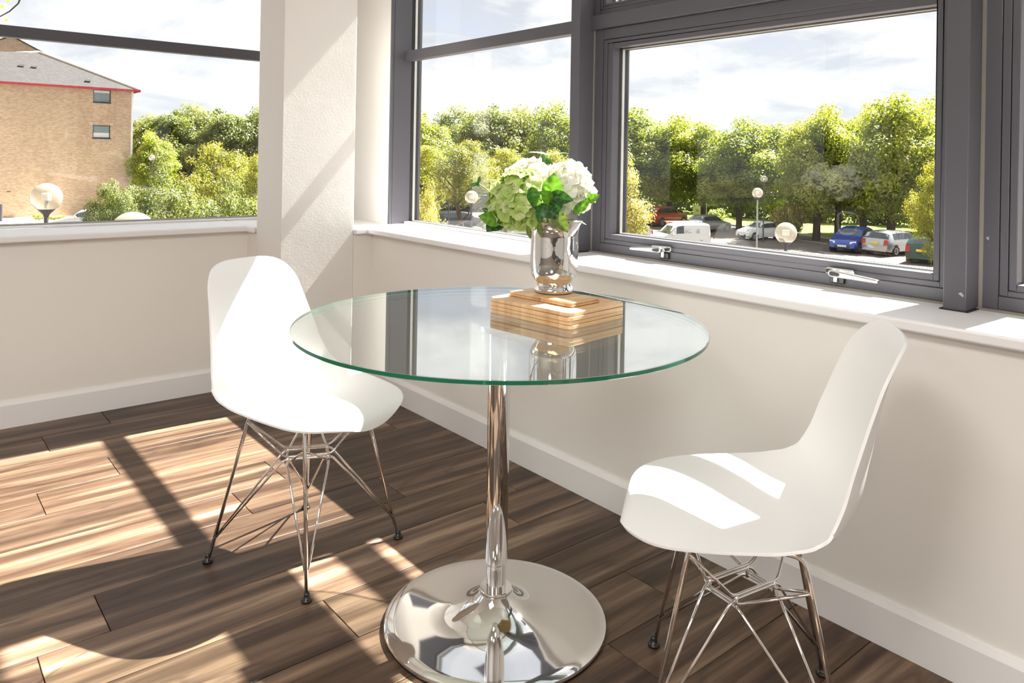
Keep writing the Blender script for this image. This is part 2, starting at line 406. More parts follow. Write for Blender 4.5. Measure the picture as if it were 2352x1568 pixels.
def opening(side, R0, R1, R2, R3, fr, lab):
    w = window(lab); e_ = .0008
    ring(MB(), side, R0, inset(R1, -e_), fr, fr+.06).build('frame', M['alu'], w, bevel=.0012, seg=1)
    ring(MB(), side, inset(R1, e_), inset(R2, -e_), fr+.0015, fr+.055).build('sash', M['alu'], w, bevel=.0012, seg=1)
    ring(MB(), side, inset(R2, e_), R3, fr+.002, fr+.048).build('glazing_bead', M['alu'], w, bevel=.0015, seg=1)
    ring(MB(), side, inset(R1, -.004), inset(R1, .004), fr+.006, fr+.05).build('seal', M['gasket'], w)
    ring(MB(), side, R0, inset(R3, -.004), fr+.056, fr+.10).build('outer_frame', M['alu'], w)
    glazing(w, side, R3, fr+.05)
    return w
def bar(par, side, u0, u1, d0, d1, z0, z1, name='transom'):
    return bxm(MB(), side, u0, u1, d0, d1, z0, z1).build(name, M['alu'], par, bevel=.002, seg=2)
# right wall: fixed light, two opening casements, more fixed lights behind the viewer
w = fixed('R', 2.153, 3.5, .797, 2.5, GR, 'tall fixed window beside the corner column, dark grey frame')
bar(w, 'R', 2.153, 3.4995, 2.14, 2.188, 1.661, 1.713)
bxm(MB(), 'R', 3.5, 3.516, 2.055, 2.0695, .797, 2.5).build('post_trim', M['alu'], w, bevel=.001, seg=1)
bxm(MB(), 'R', 3.5, 3.516, 2.0715, 2.178, .797, 2.5).build('post', M['alu'], w, bevel=.001, seg=1)
bxm(MB(), 'R', 3.502, 3.516, 2.06, 2.205, .797, 2.5).build('post_core', M['gasket'], w)
w = opening('R', (.79, 2.104, .803, 1.659), (.816, 2.055, .837, 1.617), (.83, 2.033, .853, 1.602), (.846, 2.006, .872, 1.583), GR, 'wide top hung window with two chrome handles, dark grey frame')
bar(w, 'R', .79, 2.1095, 2.122, 2.20, 1.660, 1.714)
bxm(MB(), 'R', .79, 2.104, 2.128, 2.16, .797, .8028).build('seal', M['seal'], w)
bxm(MB(), 'R', 2.098, 2.1045, 2.137, 2.15, .797, 1.659).build('seal', M['seal'], w)
win2 = w
w = opening('R', (.79, 2.104, 1.714, 2.5), (.816, 2.075, 1.735, 2.46), (.83, 2.060, 1.746, 2.44), (.846, 2.047, 1.757, 2.42), GR, 'upper window above the wide top hung one')
bxm(MB(), 'R', 1.59, 1.66, 2.118, 2.14, 1.737, 1.757).build('catch', M['blackrub'], w, bevel=.003)
w = opening('R', (-.55, .7365, .803, 1.659), (-.50, .692, .837, 1.617), (-.48, .672, .852, 1.602), (-.46, .654, .868, 1.583), GR, 'window cut by the right edge of the photo')
bar(w, 'R', -.55, .7365, 2.122, 2.20, 1.660, 1.714)
bxm(MB(), 'R', -.55, .737, 2.128, 2.16, .797, .8028).build('seal', M['seal'], w)
bxm(MB(), 'R', .7275, .7365, 2.137, 2.16, .797, 1.659).build('seal', M['seal'], w)
opening('R', (-.55, .7365, 1.714, 2.5), (-.50, .692, 1.735, 2.46), (-.48, .672, 1.746, 2.44), (-.46, .654, 1.757, 2.42), GR, 'upper window at the right edge')
for i, (a, b) in enumerate(((-2.2, -.603), (-3.6, -2.253), (Y0, -3.653))):
    w = fixed('R', a, b, .797, 2.5, GR, 'fixed window further along the right wall'); bar(w, 'R', a, b, 2.14, 2.188, 1.661, 1.713)
mu = sempty('trim_3', 'dark grey vertical mullions between the right windows', 'mullion')
for a, b in ((2.104, 2.153), (.737, .79), (-.603, -.55), (-2.253, -2.2), (-3.653, -3.6)):
    bar(mu, 'R', a, b, 2.06, 2.24, .797, 2.5, 'mullion')
bxm(MB(), 'R', .731, .797, 2.056, 2.14, .797, .8).build('base_seal', M['gasket'], mu)
bxm(MB(), 'R', 2.10, 2.158, 2.056, 2.14, .797, .8).build('base_seal', M['gasket'], mu)
# left wall
w = fixed('L', -.9, 1.70, .797, 2.5, GL, 'large fixed window over the left wall, dark grey transom'); bar(w, 'L', -.9, 1.70, 4.09, 4.14, 1.661, 1.713)
for a, b in ((-3.5, -.95), (X0, -3.55)):
    w = fixed('L', a, b, .797, 2.5, GL, 'fixed window further along the left wall'); bar(w, 'L', a, b, 4.09, 4.14, 1.661, 1.713)
mu = sempty('trim_4', 'dark grey vertical mullions between the left windows', 'mullion')
for a, b in ((-.95, -.9), (-3.55, -3.5)): bar(mu, 'L', a, b, 4.0, 4.25, .797, 2.5, 'mullion')
# espagnolette handles on the wide window
def handle(yb, s, z=.846):
    """yb: rose end, s: +1 lever towards +Y"""
    def rr(u0, u1, zc_, h0, h1, d0, d1, n=8):
        # capsule with radii h0 (u0 end) and h1 (u1 end)
        pts = []
        for k in range(n+1):
            a = math.pi/2+math.pi*k/n; pts.append((u0+h0*math.cos(a), zc_[0]+h0*math.sin(a)))
        for k in range(n+1):
            a = -math.pi/2+math.pi*k/n; pts.append((u1+h1*math.cos(a), zc_[1]+h1*math.sin(a)))
        k = len(pts); v = [(d0, yb+s*u, zz) for u, zz in pts]+[(d1, yb+s*u, zz) for u, zz in pts]
        fs = [tuple(range(k)), tuple(range(2*k-1, k-1, -1))]+[(i, k+i, k+(i+1) % k, (i+1) % k) for i in range(k)]
        if s > 0: fs = [f[::-1] for f in fs]
        return MB().add(v, fs)
    ro = rr(0, .07, (z, z), .010, .009, 2.126, 2.141).build('handle', M['satin'], win2, bevel=.0025)
    rr(-.001, .011, (z, z), .0062, .0062, 2.1245, 2.127).build('screw_cap', M['blackrub'], ro)
    rr(.024, .152, (z-.003, z-.010), .0105, .0058, 2.098, 2.113).build('lever', M['satin'], ro, bevel=.004, seg=3)
    rr(.026, .044, (z-.0035, z-.0045), .0066, .0050, 2.0965, 2.0985).build('key_barrel', M['blackrub'], ro)
    MB().tube([(2.112, yb+s*.03, z-.003), (2.128, yb+s*.03, z-.003)], .007, 12).build('spindle', M['satin'], ro)
    MB().box(2.122, 2.131, yb+s*.018, yb+s*.030, z-.031, z-.004).build('tongue', M['satin'], ro, bevel=.002)
    MB().box(2.1305, 2.1415, yb+s*.004, yb+s*.046, z-.034, z-.014).build('catch_plate', M['blackrub'], ro, bevel=.002)
handle(1.712, 1); handle(1.128, -1)
# ------------------------------------------------------------------ chairs
ST = [(0.00, .249, .403, .168, 0), (0.03, .246, .419, .176, 0), (0.08, .234, .435, .190, -.004), (0.16, .190, .448, .214, -.008), (0.28, .100, .448, .232, .004),
      (0.40, .005, .438, .239, .026), (0.50, -.073, .431, .240, .046), (0.57, -.130, .438, .236, .056), (0.63, -.175, .462, .230, .062), (0.70, -.209, .520, .218, .063),
      (0.78, -.229, .604, .202, .056), (0.86, -.244, .690, .185, .042), (0.93, -.261, .765, .170, .030), (0.97, -.274, .806, .161, .022), (1.00, -.288, .832, .155, .016)]
def cr_interp(t, k):
    xs = [r_[0] for r_ in ST]; ys = [r_[k] for r_ in ST]; n = len(xs)
    i = 0
    while i < n-2 and t > xs[i+1]: i += 1
    def sl(j):
        if j == 0: return (ys[1]-ys[0])/(xs[1]-xs[0])
        if j == n-1: return (ys[-1]-ys[-2])/(xs[-1]-xs[-2])
        h0, h1 = xs[j]-xs[j-1], xs[j+1]-xs[j]
        return ((ys[j]-ys[j-1])/h0*h1+(ys[j+1]-ys[j])/h1*h0)/(h0+h1)
    h = xs[i+1]-xs[i]; s = (t-xs[i])/h
    return (2*s**3-3*s*s+1)*ys[i]+(s**3-2*s*s+s)*h*sl(i)+(-2*s**3+3*s*s)*ys[i+1]+(s**3-s*s)*h*sl(i+1)
def shell_mesh(n=80, m_=49):
    mb = MB(); vs_ = []
    cen = [(cr_interp(k/400, 1), cr_interp(k/400, 2)) for k in range(401)]
    for i in range(n):
        t = i/(n-1)
        for j in range(m_):
            u = math.sin(math.pi/2*(-1+2*j/(m_-1))); a = min(abs(u), 1); e0 = .265*(1-(1-a**2.3)**(1/2.0)); e1 = .105*(1-(1-a**3.2)**(1/2.6)); te = min(max(e0+t*(1-e0-e1), 0), 1)
            q = te*400; i0 = min(int(q), 399); fr = q-i0
            y = cen[i0][0]*(1-fr)+cen[i0+1][0]*fr; z = cen[i0][1]*(1-fr)+cen[i0+1][1]*fr
            lo, hi = max(i0-2, 0), min(i0+3, 400); dy, dz_ = cen[hi][0]-cen[lo][0], cen[hi][1]-cen[lo][1]; l_ = math.hypot(dy, dz_)
            lf = cr_interp(te, 4)*a**2.2; w_ = cr_interp(te, 3)*(1-.06*a*a*math.exp(-te/.07))
            vs_.append((u*w_, y+dz_/l_*lf, z-dy/l_*lf))
    fs = [(i*m_+j, (i+1)*m_+j, (i+1)*m_+j+1, i*m_+j+1) for i in range(n-1) for j in range(m_-1)]
    me = mb.add(vs_, fs).mesh('shell', M['shell'], True)
    bm = bmesh.new(); bm.from_mesh(me)
    # give it thickness with a rounded rim
    bm.normal_update(); th = .0058
    top = list(bm.verts); nm = {v: v.normal.copy() for v in top}
    res = bmesh.ops.solidify(bm, geom=list(bm.faces), thickness=th)
    bmesh.ops.recalc_face_normals(bm, faces=bm.faces)
    es = [e_ for e_ in bm.edges if len(e_.link_faces) == 2 and e_.calc_face_angle(0) > R(50)]
    bmesh.ops.bevel(bm, geom=es, offset=.0024, segments=3, profile=.5, affect='EDGES', clamp_overlap=True)
    for f in bm.faces: f.smooth = True
    bm.to_mesh(me); bm.free(); return me
def make_chair(label):
    t = thing('side_chair', label, 'chair', group='white chairs at the round table')
    link('seat_shell', shell_mesh(), t)
    FX, FY = .19, .185; TX, TY, TZ = .125, .105, .412; top_z = .418
    def legline(sx, sy, z):   # point on the leg rod at height z
        a = Vector((sx*FX, sy*FY, .016)); b = Vector((sx*TX, sy*TY, TZ)); return a.lerp(b, (z-.016)/(TZ-.016))
    # each side rod runs from the front foot up under the seat and down to the back foot
    for sx in (-1, 1):
        for sy in (1, -1):
            p = fillet([legline(sx, sy, .012), legline(sx, sy, TZ), (sx*TX, sy*.03, TZ+.008)], .022, 6)
            MB().tube(p, .0052, 12).build('leg', M['chrome'], t, True)
            q = legline(sx, sy, 0)
            MB().lathe([(.0, .0), (.0135, .0), (.0145, .004), (.012, .0075), (.0085, .009), (.0075, .018), (.0062, .024), (0, .024)], 20, (q.x, q.y, 0)).build('foot_glide', M['blackrub'], t, True)
    r_ = .0033; q_ = math.sqrt(.5)
    def strut(pts, f=.014): return MB().tube(fillet(pts, f, 6), r_, 10).build('brace_wire', M['chrome'], t, True)
    def trough(ax, ay, half, off, z_hi, z_ring, z_lo):
        # wires crossing diagonally between opposite legs: two bent down from the leg tops, two bent up from near the feet
        d = Vector((ax*q_, ay*q_, 0)); n = Vector((-d.y, d.x, 0))
        for k in (1, -1):
            a, c = legline(ax, ay, z_hi), legline(-ax, -ay, z_hi); s_ = n*k*.006
            strut([a+s_, d*half+n*k*off+Vector((0, 0, z_ring)), -d*half+n*k*off+Vector((0, 0, z_ring)), c+s_])
            a, c = legline(ax, ay, z_lo), legline(-ax, -ay, z_lo); s_ = n*k*.004
            strut([a+s_, d*half+n*k*off+Vector((0, 0, z_ring-.0072)), -d*half+n*k*off+Vector((0, 0, z_ring-.0072)), c+s_])
    trough(-1, 1, .066, .036, .392, .290, .066)
    trough(1, 1, .042, .058, .352, .2745, .070)
    for a_ in (1, -1):      # little posts that tie the wires where they cross
        for b_ in (1, -1):
            p_ = Vector((-q_, q_, 0))*a_*.056+Vector((q_, q_, 0))*b_*.036
            MB().tube([p_+Vector((0, 0, .262)), p_+Vector((0, 0, .292))], .0036, 8).build('ring_post', M['chrome'], t, True)
    for sy in (-1, 1):      # cross bars under the shell
        MB().tube([(-TX, sy*.03, TZ+.008), (TX, sy*.03, TZ+.008)], .005, 10).build('mount_bar', M['chrome'], t, True)
    return t
ch = make_chair('white plastic shell chair on a chrome wire base, standing beside the square column')
def dup(o, parent=None):
    c = o.copy(); COL.objects.link(c)
    if parent: c.parent = parent
    for k in list(o.children): dup(k, c)
    return c
ch2 = dup(ch); ch2['label'] = 'white plastic shell chair seen from the side, close to the wall under the wide window'
ch.location = (.975, 2.101, 0); ch.rotation_euler = (0, 0, R(-68.5-90))
ch2.location = (1.394, .915, 0); ch2.rotation_euler = (0, 0, R(126.5-90))
# ------------------------------------------------------------------ table
TC = (1.197, 1.4878)
t = thing('round_glass_table', 'round clear glass table on a chrome pedestal with a trumpet base', 'table', (TC[0], TC[1], 0))
RG = .5066
MB().lathe([(0, .740), (RG-.0012, .740), (RG, .7412), (RG, .7488), (RG-.0012, .750), (0, .750)], 160).build('tabletop', [M['tglass'], M['tedge']], t, 'auto')
top_ = t.children[0]
for f in top_.data.polygons:
    if abs(f.normal.z) < .5: f.material_index = 1
prof = [(0, .004), (.268, .004), (.2735, .006), (.2755, .010), (.2742, .0145), (.268, .0175), (.245, .0195), (.21, .0218), (.17, .025), (.135, .0295), (.105, .036), (.083, .0445), (.067, .054), (.055, .064), (.047, .0735), (.043, .079), (0, .079)]
MB().lathe(prof, 128).build('base_plate', M['chrome'], t, 'auto')
MB().lathe([(.272, 0), (.272, .0045), (.25, .0045), (.25, 0)], 96).build('base_gasket', M['blackrub'], t, 'auto')
MB().lathe([(.0, .078), (.0405, .078), (.0415, .080), (.0415, .087), (.040, .089), (.0, .089)], 64).build('collar', M['chrome'], t, 'auto')
MB().lathe([(.0, .088), (.0245, .088), (.0245, .152), (0, .152)], 64).build('lower_column', M['chrome'], t, 'auto')
MB().lathe([(.0, .1515), (.0268, .1515), (.0275, .1525), (.0275, .728), (0, .728)], 64).build('column', M['chrome'], t, 'auto')
MB().lathe([(0, .727), (.048, .727), (.05, .729), (.05, .7395), (0, .7395)], 64).build('mounting_disc', M['satin'], t, 'auto')
# ------------------------------------------------------------------ bamboo boards and coasters
def board_mesh(name, lx, ly, th, r_):
    pts = []
    for sx, sy, a0 in ((1, 1, 0), (-1, 1, 90), (-1, -1, 180), (1, -1, 270)):
        for k in range(6):
            a = R(a0+90*k/5); pts.append((sx*(lx/2-r_)+r_*math.cos(a), sy*(ly/2-r_)+r_*math.sin(a)))
    me = MB().prism(pts, 0, th).mesh(name, M['bamboo']); bev(me, .0017, 2); return me
bm1 = board_mesh('placemat', .222, .282, .0098, .016); bm2 = board_mesh('coaster', .112, .109, .0058, .005)
BA = R(5.6); bc = Vector((1.362, 1.462))
names = ['lowest of the four stacked bamboo boards, lying on the glass', 'second bamboo board from the bottom of the stack', 'third bamboo board from the bottom, just under the top one', 'topmost large bamboo board with the coasters on it']
offs = [(0, 0, 0), (.0012, .002, .5), (-.0018, -.0012, -.4), (.0015, .0022, .5)]
for i in range(4):
    o = link('bamboo_board', bm1); o.location = (bc.x+offs[i][0], bc.y+offs[i][1], .7502+i*.01002); o.rotation_euler = (0, 0, BA+R(offs[i][2]))
    tag(o, names[i], 'board', 'bamboo boards stacked on the glass table')
ex = Vector((-math.sin(BA), math.cos(BA)))
cc = Vector((1.362, 1.472))
k = 0
for s, nm_ in ((1, 'farther'), (-1, 'nearer')):
    for lv, ln in ((0, 'lower'), (1, 'upper')):
        o = link('coaster', bm2); p = cc+ex*s*.0553+Vector((.0006*lv, -.0008*lv*s)); o.location = (p.x, p.y, .79045+lv*.00595); o.rotation_euler = (0, 0, BA+R(.4*lv*s))
        tag(o, '%s square bamboo coaster of the %s pair under the vase' % (ln, nm_), 'coaster', 'bamboo coasters under the vase')
# ------------------------------------------------------------------ vase
def mercury():
    q = NM('mercury_glass'); v = q.coords(); vo = q.node('ShaderNodeTexVoronoi'); vo.inputs['Scale'].default_value = 105; q.L(v, vo.inputs['Vector'])
    sp1 = q.ramp(vo.outputs['Distance'], [(.13, (1, 1, 1)), (.20, (0, 0, 0))])
    keep = q.ramp(q.noise(v, 22, 2), [(.46, (0, 0, 0)), (.54, (1, 1, 1))]); fac = q.mix(1.0, sp1, keep, 'MULTIPLY')
    c = q.mix(fac, (.80, .79, .78), (.75, .62, .22))
    ro = q.ramp(fac, [(0, (.035, .035, .035)), (1, (.4, .4, .4))])
    q.set(color=c, metal=.97, rough=ro, coat=.4)
    q.bump(q.noise(v, 20, 2), .12, .003); return q.m
M['mercury'] = mercury()
VX, VY, VZ = 1.385, 1.497, .8025
t = thing('silvered_glass_vase', 'silvered mercury glass vase with a flared rim, holding hydrangeas', 'vase', (VX, VY, VZ))
outer = [(.0, .0), (.044, .0), (.0505, .003), (.0535, .009), (.0515, .0155), (.0465, .020), (.0455, .0245), (.049, .030), (.0555, .037), (.0605, .046), (.063, .060), (.0638, .085), (.0636, .12), (.0632, .15), (.0640, .166), (.0675, .178), (.0735, .188), (.0745, .190)]
inner = [(.0735, .1905), (.0695, .186), (.0650, .178), (.0612, .166), (.0605, .15), (.061, .085), (.060, .06), (.0565, .045), (.048, .035), (0, .030)]
MB().lathe(outer+inner, 72).build('body', M['mercury'], t, 'auto')
# ------------------------------------------------------------------ hydrangeas
def petal_mat(name, cols, tl=.35):
    return leafy(name, cols, tl, gloss=.04, rough=.5, tint=(1.03, 1.02, .9))
M['pw'] = petal_mat('white_petals', [(.2, (.80, .80, .68)), (.5, (.90, .89, .83)), (.8, (.93, .92, .88))])
M['pg'] = petal_mat('green_petals', [(.1, (.30, .44, .08)), (.45, (.48, .62, .20)), (.7, (.62, .70, .34)), (.95, (.72, .66, .44))])
M['lf_bright'] = leafy('bright_leaf', [(.2, (.07, .20, .02)), (.8, (.15, .33, .04))], .5, gloss=.12)
M['lf_dark'] = leafy('dark_leaf', [(.2, (.015, .060, .012)), (.8, (.045, .13, .03))], .2, gloss=.2)
M['lf_olive'] = leafy('olive_leaf', [(.2, (.07, .11, .02)), (.8, (.13, .19, .05))], .3, gloss=.2)
M['lf_grey'] = leafy('grey_green_leaf', [(.2, (.16, .27, .17)), (.8, (.32, .43, .32))], .25, gloss=.25)
M['stem'] = plain('green_stem', (.33, .42, .07), .5)
def set_var(me, vals):
    a = me.attributes.new('var', 'FLOAT', 'POINT'); a.data.foreach_set('value', vals)
def floret_mesh(mat, seed):
    rn = random.Random(seed); mb = MB(); vals = []
    for p in range(4):
        a = math.pi/2*p+rn.uniform(-.12, .12); Lp = .0185*rn.uniform(.88, 1.12); Wp = .0105*rn.uniform(.9, 1.15); up = rn.uniform(.25, .75); tw = rn.uniform(-.5, .5)
        vs_ = []; K = 5; J = 4; v0 = rn.uniform(.2, .8)
        for i in range(K+1):
            s = i/K; w_ = Wp*math.sin(math.pi*min(s*.80+.10, 1))**.62*(1.15-.1*s) if i < K else Wp*.35
            for j in range(J+1):
                q = -1+2*j/J; x = .001+s*Lp*(1-.10*q*q*s); y = q*w_
                z = up*s*Lp*.55-.30*Lp*s*s*s+.30*abs(q)**2*w_*(.8+.4*s)+tw*q*s*w_*.5+.0012*math.sin(7*s+3*q+seed+p)
                vs_.append((x*math.cos(a)-y*math.sin(a), x*math.sin(a)+y*math.cos(a), z+.0004*p)); vals.append(min(1, max(0, v0+.25*(s-.4)+rn.uniform(-.04, .04))))
        mb.add(vs_, [(i*(J+1)+j, (i+1)*(J+1)+j, (i+1)*(J+1)+j+1, i*(J+1)+j+1) for i in range(K) for j in range(J)])
    o = len(mb.v); mb.sphere((0, 0, .0012), .0016, 8, 5); vals += [.1]*(len(mb.v)-o)
    me = mb.mesh('floret', mat, True); set_var(me, vals); return me
FW = [floret_mesh(M['pw'], i) for i in range(4)]; FG = [floret_mesh(M['pg'], 10+i) for i in range(4)]
def leaf_mesh(Lf, Wf, mat, seed=0, curl=.25, fold=.25, serr=.035):
    rn = random.Random(seed); K = 26; J = 6; vs_ = []; vals = []
    for i in range(K+1):
        s = i/K; w_ = Wf/2*(math.sin(math.pi*s**.78)**.85 if 0 < s < 1 else 0)
        w_ = max(w_, .0004)*(1+serr*2.2*((i % 2)-.5)) if 0 < i < K else .0004
        for j in range(J+1):
            q = -1+2*j/J; x = s*Lf+(-.10*Wf*abs(q)*(1-s)); y = q*w_
            z = fold*abs(y)*1.2-curl*Lf*s*s+.0016*math.sin(16*s-abs(q)*5)*abs(q)*(Wf/.04)
            vs_.append((x, y, z)); vals.append(min(1, max(0, .5+.45*math.sin(26*s-abs(q)*4)*.5+(.35 if j == J//2 else 0)+rn.uniform(-.1, .1))))
    mb = MB().add(vs_, [(i*(J+1)+j, (i+1)*(J+1)+j, (i+1)*(J+1)+j+1, i*(J+1)+j+1) for i in range(K) for j in range(J)])
    me = mb.mesh('leaf', mat, True); set_var(me, vals); return me
def place_leaf(parent, base, tip, width, mat, face=None, seed=0, curl=.15, fold=.3):
    """leaf from base to tip; face: direction its upper side looks at"""
    b, t_ = Vector(base), Vector(tip); x = (t_-b); Lf = x.length; x.normalize()
    f = Vector(face) if face is not None else (Vector((0, 0, CAM_H+.25))-b)
    z = (f-x*f.dot(x)).normalized(); y = z.cross(x)
    o = link('leaf', leaf_mesh(Lf, width, mat, seed, curl, fold), parent)
    mw = Matrix(((x.x, y.x, z.x, b.x), (x.y, y.y, z.y, b.y), (x.z, y.z, z.z, b.z), (0, 0, 0, 1)))
    o.matrix_local = parent.matrix_basis.inverted() @ mw; return o
def head(label, px, py, dep, rx, rz, fl, n, seed, neck):
    c = at(px, py, dep); t = thing('hydrangea', label, 'flower', (VX, VY, VZ+.19), group='hydrangeas in the silver vase')
    t.matrix_basis  # location only
    rn = random.Random(seed); o0 = Vector((VX, VY, VZ+.19)); ga = math.pi*(3-math.sqrt(5))
    for i in range(n):
        z = 1-(i+.5)/n*1.72; rr = math.sqrt(max(0, 1-z*z)); a = ga*i+rn.uniform(-.15, .15)
        d = Vector((rr*math.cos(a), rr*math.sin(a), z)); k = rn.uniform(.86, 1.06)
        p = c+Vector((d.x*rx, d.y*rx, d.z*rz))*k-o0
        nrm = (Vector((d.x/rx, d.y/rx, d.z/rz)).normalized()+Vector((rn.uniform(-.35, .35), rn.uniform(-.35, .35), rn.uniform(-.2, .35)))).normalized()
        o = link('floret', fl[rn.randrange(len(fl))], t); o.location = p
        o.rotation_mode = 'QUATERNION'; o.rotation_quaternion = nrm.to_track_quat('Z', 'Y') @ Matrix.Rotation(rn.uniform(0, 6.28), 3, 'Z').to_quaternion(); s_ = rn.uniform(1.0, 1.42); o.scale = (s_, s_, s_)
    # inner mass of stalks
    st = MB(); foot = Vector((neck[0], neck[1], -.13)); top = c-o0
    st.tube(fillet([foot, Vector((neck[0]*1.1, neck[1]*1.1, -.01)), top*.55+Vector((0, 0, .0)), top], .03, 5), .0035, 8)
    for i in range(26):
        z = 1-(i+.5)/26*1.7; rr = math.sqrt(max(0, 1-z*z)); a = ga*i; d = Vector((rr*math.cos(a)*rx, rr*math.sin(a)*rx, z*rz))*.84
        st.tube([top-Vector((0, 0, .03)), top+d*.5, top+d], [.0016, .0011, .0008], 5)
    st.build('stem', M['stem'], t, True)
    return t
hG = head('pale green hydrangea head drooping over the left of the vase', 1189, 466, 2.02, .070, .080, FG, 105, 3, (-.02, .01))
hW1 = head('white hydrangea head on the right side of the bunch', 1304, 436, 2.07, .064, .070, FW, 95, 4, (.02, -.012))
hW2 = head('white hydrangea head behind the pale green one', 1222, 422, 2.13, .072, .062, FW, 90, 5, (.0, .02))
bpy.context.view_layer.update()
D = 2.0
def lf(par, b, t_, w_, mat, db=D, dt=D, **k): return place_leaf(par, at(b[0], b[1], db), at(t_[0], t_[1], dt), w_, M[mat], **k)
lf(hW1, (1266, 462), (1273, 396), .056, 'lf_bright', 1.975, 1.985, seed=1, curl=.05)
lf(hW1, (1262, 470), (1250, 425), .030, 'lf_bright', 1.965, 1.96, seed=2)
lf(hG, (1222, 432), (1230, 480), .034, 'lf_dark', 1.94, 1.935, seed=3)
lf(hG, (1238, 452), (1226, 474), .026, 'lf_bright', 1.935, 1.93, seed=13)
lf(hG, (1150, 508), (1100, 495), .040, 'lf_bright', 1.98, 1.97, seed=4)
lf(hG, (1150, 498), (1118, 530), .052, 'lf_dark', 2.0, 1.985, seed=5)
lf(hG, (1158, 502), (1108, 478), .038, 'lf_dark', 2.02, 2.02, seed=6)
lf(hW1, (1345, 462), (1377, 447), .026, 'lf_bright', 2.02, 2.02, seed=7)
lf(hW1, (1318, 490), (1356, 456), .026, 'lf_bright', 2.0, 2.0, seed=8)
lf(hW1, (1262, 452), (1316, 458), .040, 'lf_dark', 1.97, 1.95, seed=9)
lf(hW1, (1270, 480), (1290, 455), .036, 'lf_dark', 1.965, 1.945, seed=10)
lf(hG, (1272, 490), (1304, 532), .040, 'lf_olive', 1.95, 1.93, seed=11)
lf(hW1, (1296, 512), (1346, 507), .032, 'lf_grey', 1.98, 1.95, seed=12, face=(0, 0, 1))
lf(hG, (1250, 470), (1236, 508), .034, 'lf_dark', 1.955, 1.94, seed=14)
lf(hG, (1255, 480), (1285, 500), .036, 'lf_dark', 1.955, 1.94, seed=16)
lf(hG, (1238, 512), (1243, 545), .016, 'lf_olive', 1.945, 1.94, seed=17)
lf(hG, (1212, 520), (1219, 549), .014, 'lf_olive', 1.96, 1.95, seed=18)
# leafy sprigs
sp1 = thing('leaf_sprig', 'tall thin green sprig standing up above the white flowers', 'sprig', (VX, VY, VZ+.19)); bpy.context.view_layer.update()
o0 = Vector((VX, VY, VZ+.19))
MB().tube([Vector((.01, .02, -.12)), Vector((.012, .02, .0)), at(1262, 400, 2.12)-o0, at(1258, 372, 2.12)-o0, at(1256, 347, 2.12)-o0], [.003, .003, .0026, .0024, .0018], 8).build('stem', M['stem'], sp1, True)
lf(sp1, (1257, 356), (1214, 343), .022, 'lf_grey', 2.12, 2.10, seed=21, face=(0, 0, 1))
lf(sp1, (1258, 356), (1304, 345), .018, 'lf_bright', 2.12, 2.14, seed=22, face=(0, 0, 1))
lf(sp1, (1257, 378), (1246, 357), .020, 'lf_dark', 2.12, 2.10, seed=23)
lf(sp1, (1259, 378), (1264, 362), .012, 'lf_dark', 2.12, 2.10, seed=24)
sp2 = thing('leaf_sprig', 'thin green sprig reaching out to the left of the flowers', 'sprig', (VX, VY, VZ+.19)); bpy.context.view_layer.update()
MB().tube([Vector((-.01, .02, -.12)), Vector((-.02, .02, .0)), at(1160, 490, 2.05)-o0, at(1132, 448, 2.04)-o0, at(1112, 430, 2.03)-o0, at(1096, 420, 2.03)-o0], [.003, .003, .0026, .0024, .002, .0016], 8).build('stem', M['stem'], sp2, True)
lf(sp2, (1099, 422), (1078, 425), .010, 'lf_dark', 2.03, 2.03, seed=25)
lf(sp2, (1099, 420), (1103, 404), .009, 'lf_dark', 2.03, 2.03, seed=26)
lf(sp2, (1096, 418), (1099, 428), .008, 'lf_dark', 2.03, 2.02, seed=28)
lf(sp2, (1134, 455), (1094, 443), .018, 'lf_grey', 2.04, 2.03, seed=27, face=(0, 0, 1))
# ------------------------------------------------------------------ outside: ground
GZ = -4.35
rnd = random.Random(11)
def gnd(px, py, z=GZ): p = onz(px, py, z); return Vector((p.x, p.y))
def gdepth(px, depth):   # ground position under pixel column px at a view depth
    p = at(px, 360, depth); return Vector((p.x, p.y))
def tarmac():
    q = NM('worn_tarmac'); v = q.coords(); a = q.noise(v, 3.0, 6, .6); b = q.noise(v, .25, 3)
    c = q.mix(b, q.ramp(a, [(.3, (.085, .070, .060)), (.7, (.17, .145, .125))]), (.14, .12, .105)); q.set(color=c, rough=.9, spec=.2); return q.m
def mottled(name, c1, c2, sc, rough=.9):
    q = NM(name); a = q.noise(q.coords(), sc, 6, .6); q.set(color=q.ramp(a, [(.3, c1), (.7, c2)]), rough=rough, spec=.1); return q.m
M['tarmac'] = tarmac(); M['concrete'] = mottled('pale_concrete', (.50, .48, .44), (.60, .58, .53), 2)
M['lawn'] = mottled('mown_grass', (.16, .22, .04), (.27, .31, .07), 1.1)
M['earth'] = mottled('earth_bank', (.07, .05, .03), (.12, .09, .05), 1.5)
M['kerb'] = plain('kerb_stone', (.42, .39, .35), .8); M['line'] = plain('white_road_paint', (.75, .74, .72), .6)
def slab(name, pts, z0, z1, mat, lab):
    a = sum(pts[i][0]*pts[(i+1) % len(pts)][1]-pts[(i+1) % len(pts)][0]*pts[i][1] for i in range(len(pts)))
    if a < 0: pts = pts[::-1]
    o = MB().prism([tuple(p) for p in pts], z0, z1).build(name, mat); struct(o, lab); return o
slab('ground', [(-150, -10), (160, -60), (260, 120), (120, 300), (-200, 280)], GZ-.5, GZ, M['tarmac'], 'brown grey tarmac of the car park')
slab('ground_paving', [gnd(-260, 560), gnd(240, 512), gnd(330, 512), gnd(300, 480), gnd(-300, 470)], GZ, GZ+.03, M['concrete'], 'pale concrete forecourt in front of the brick building')
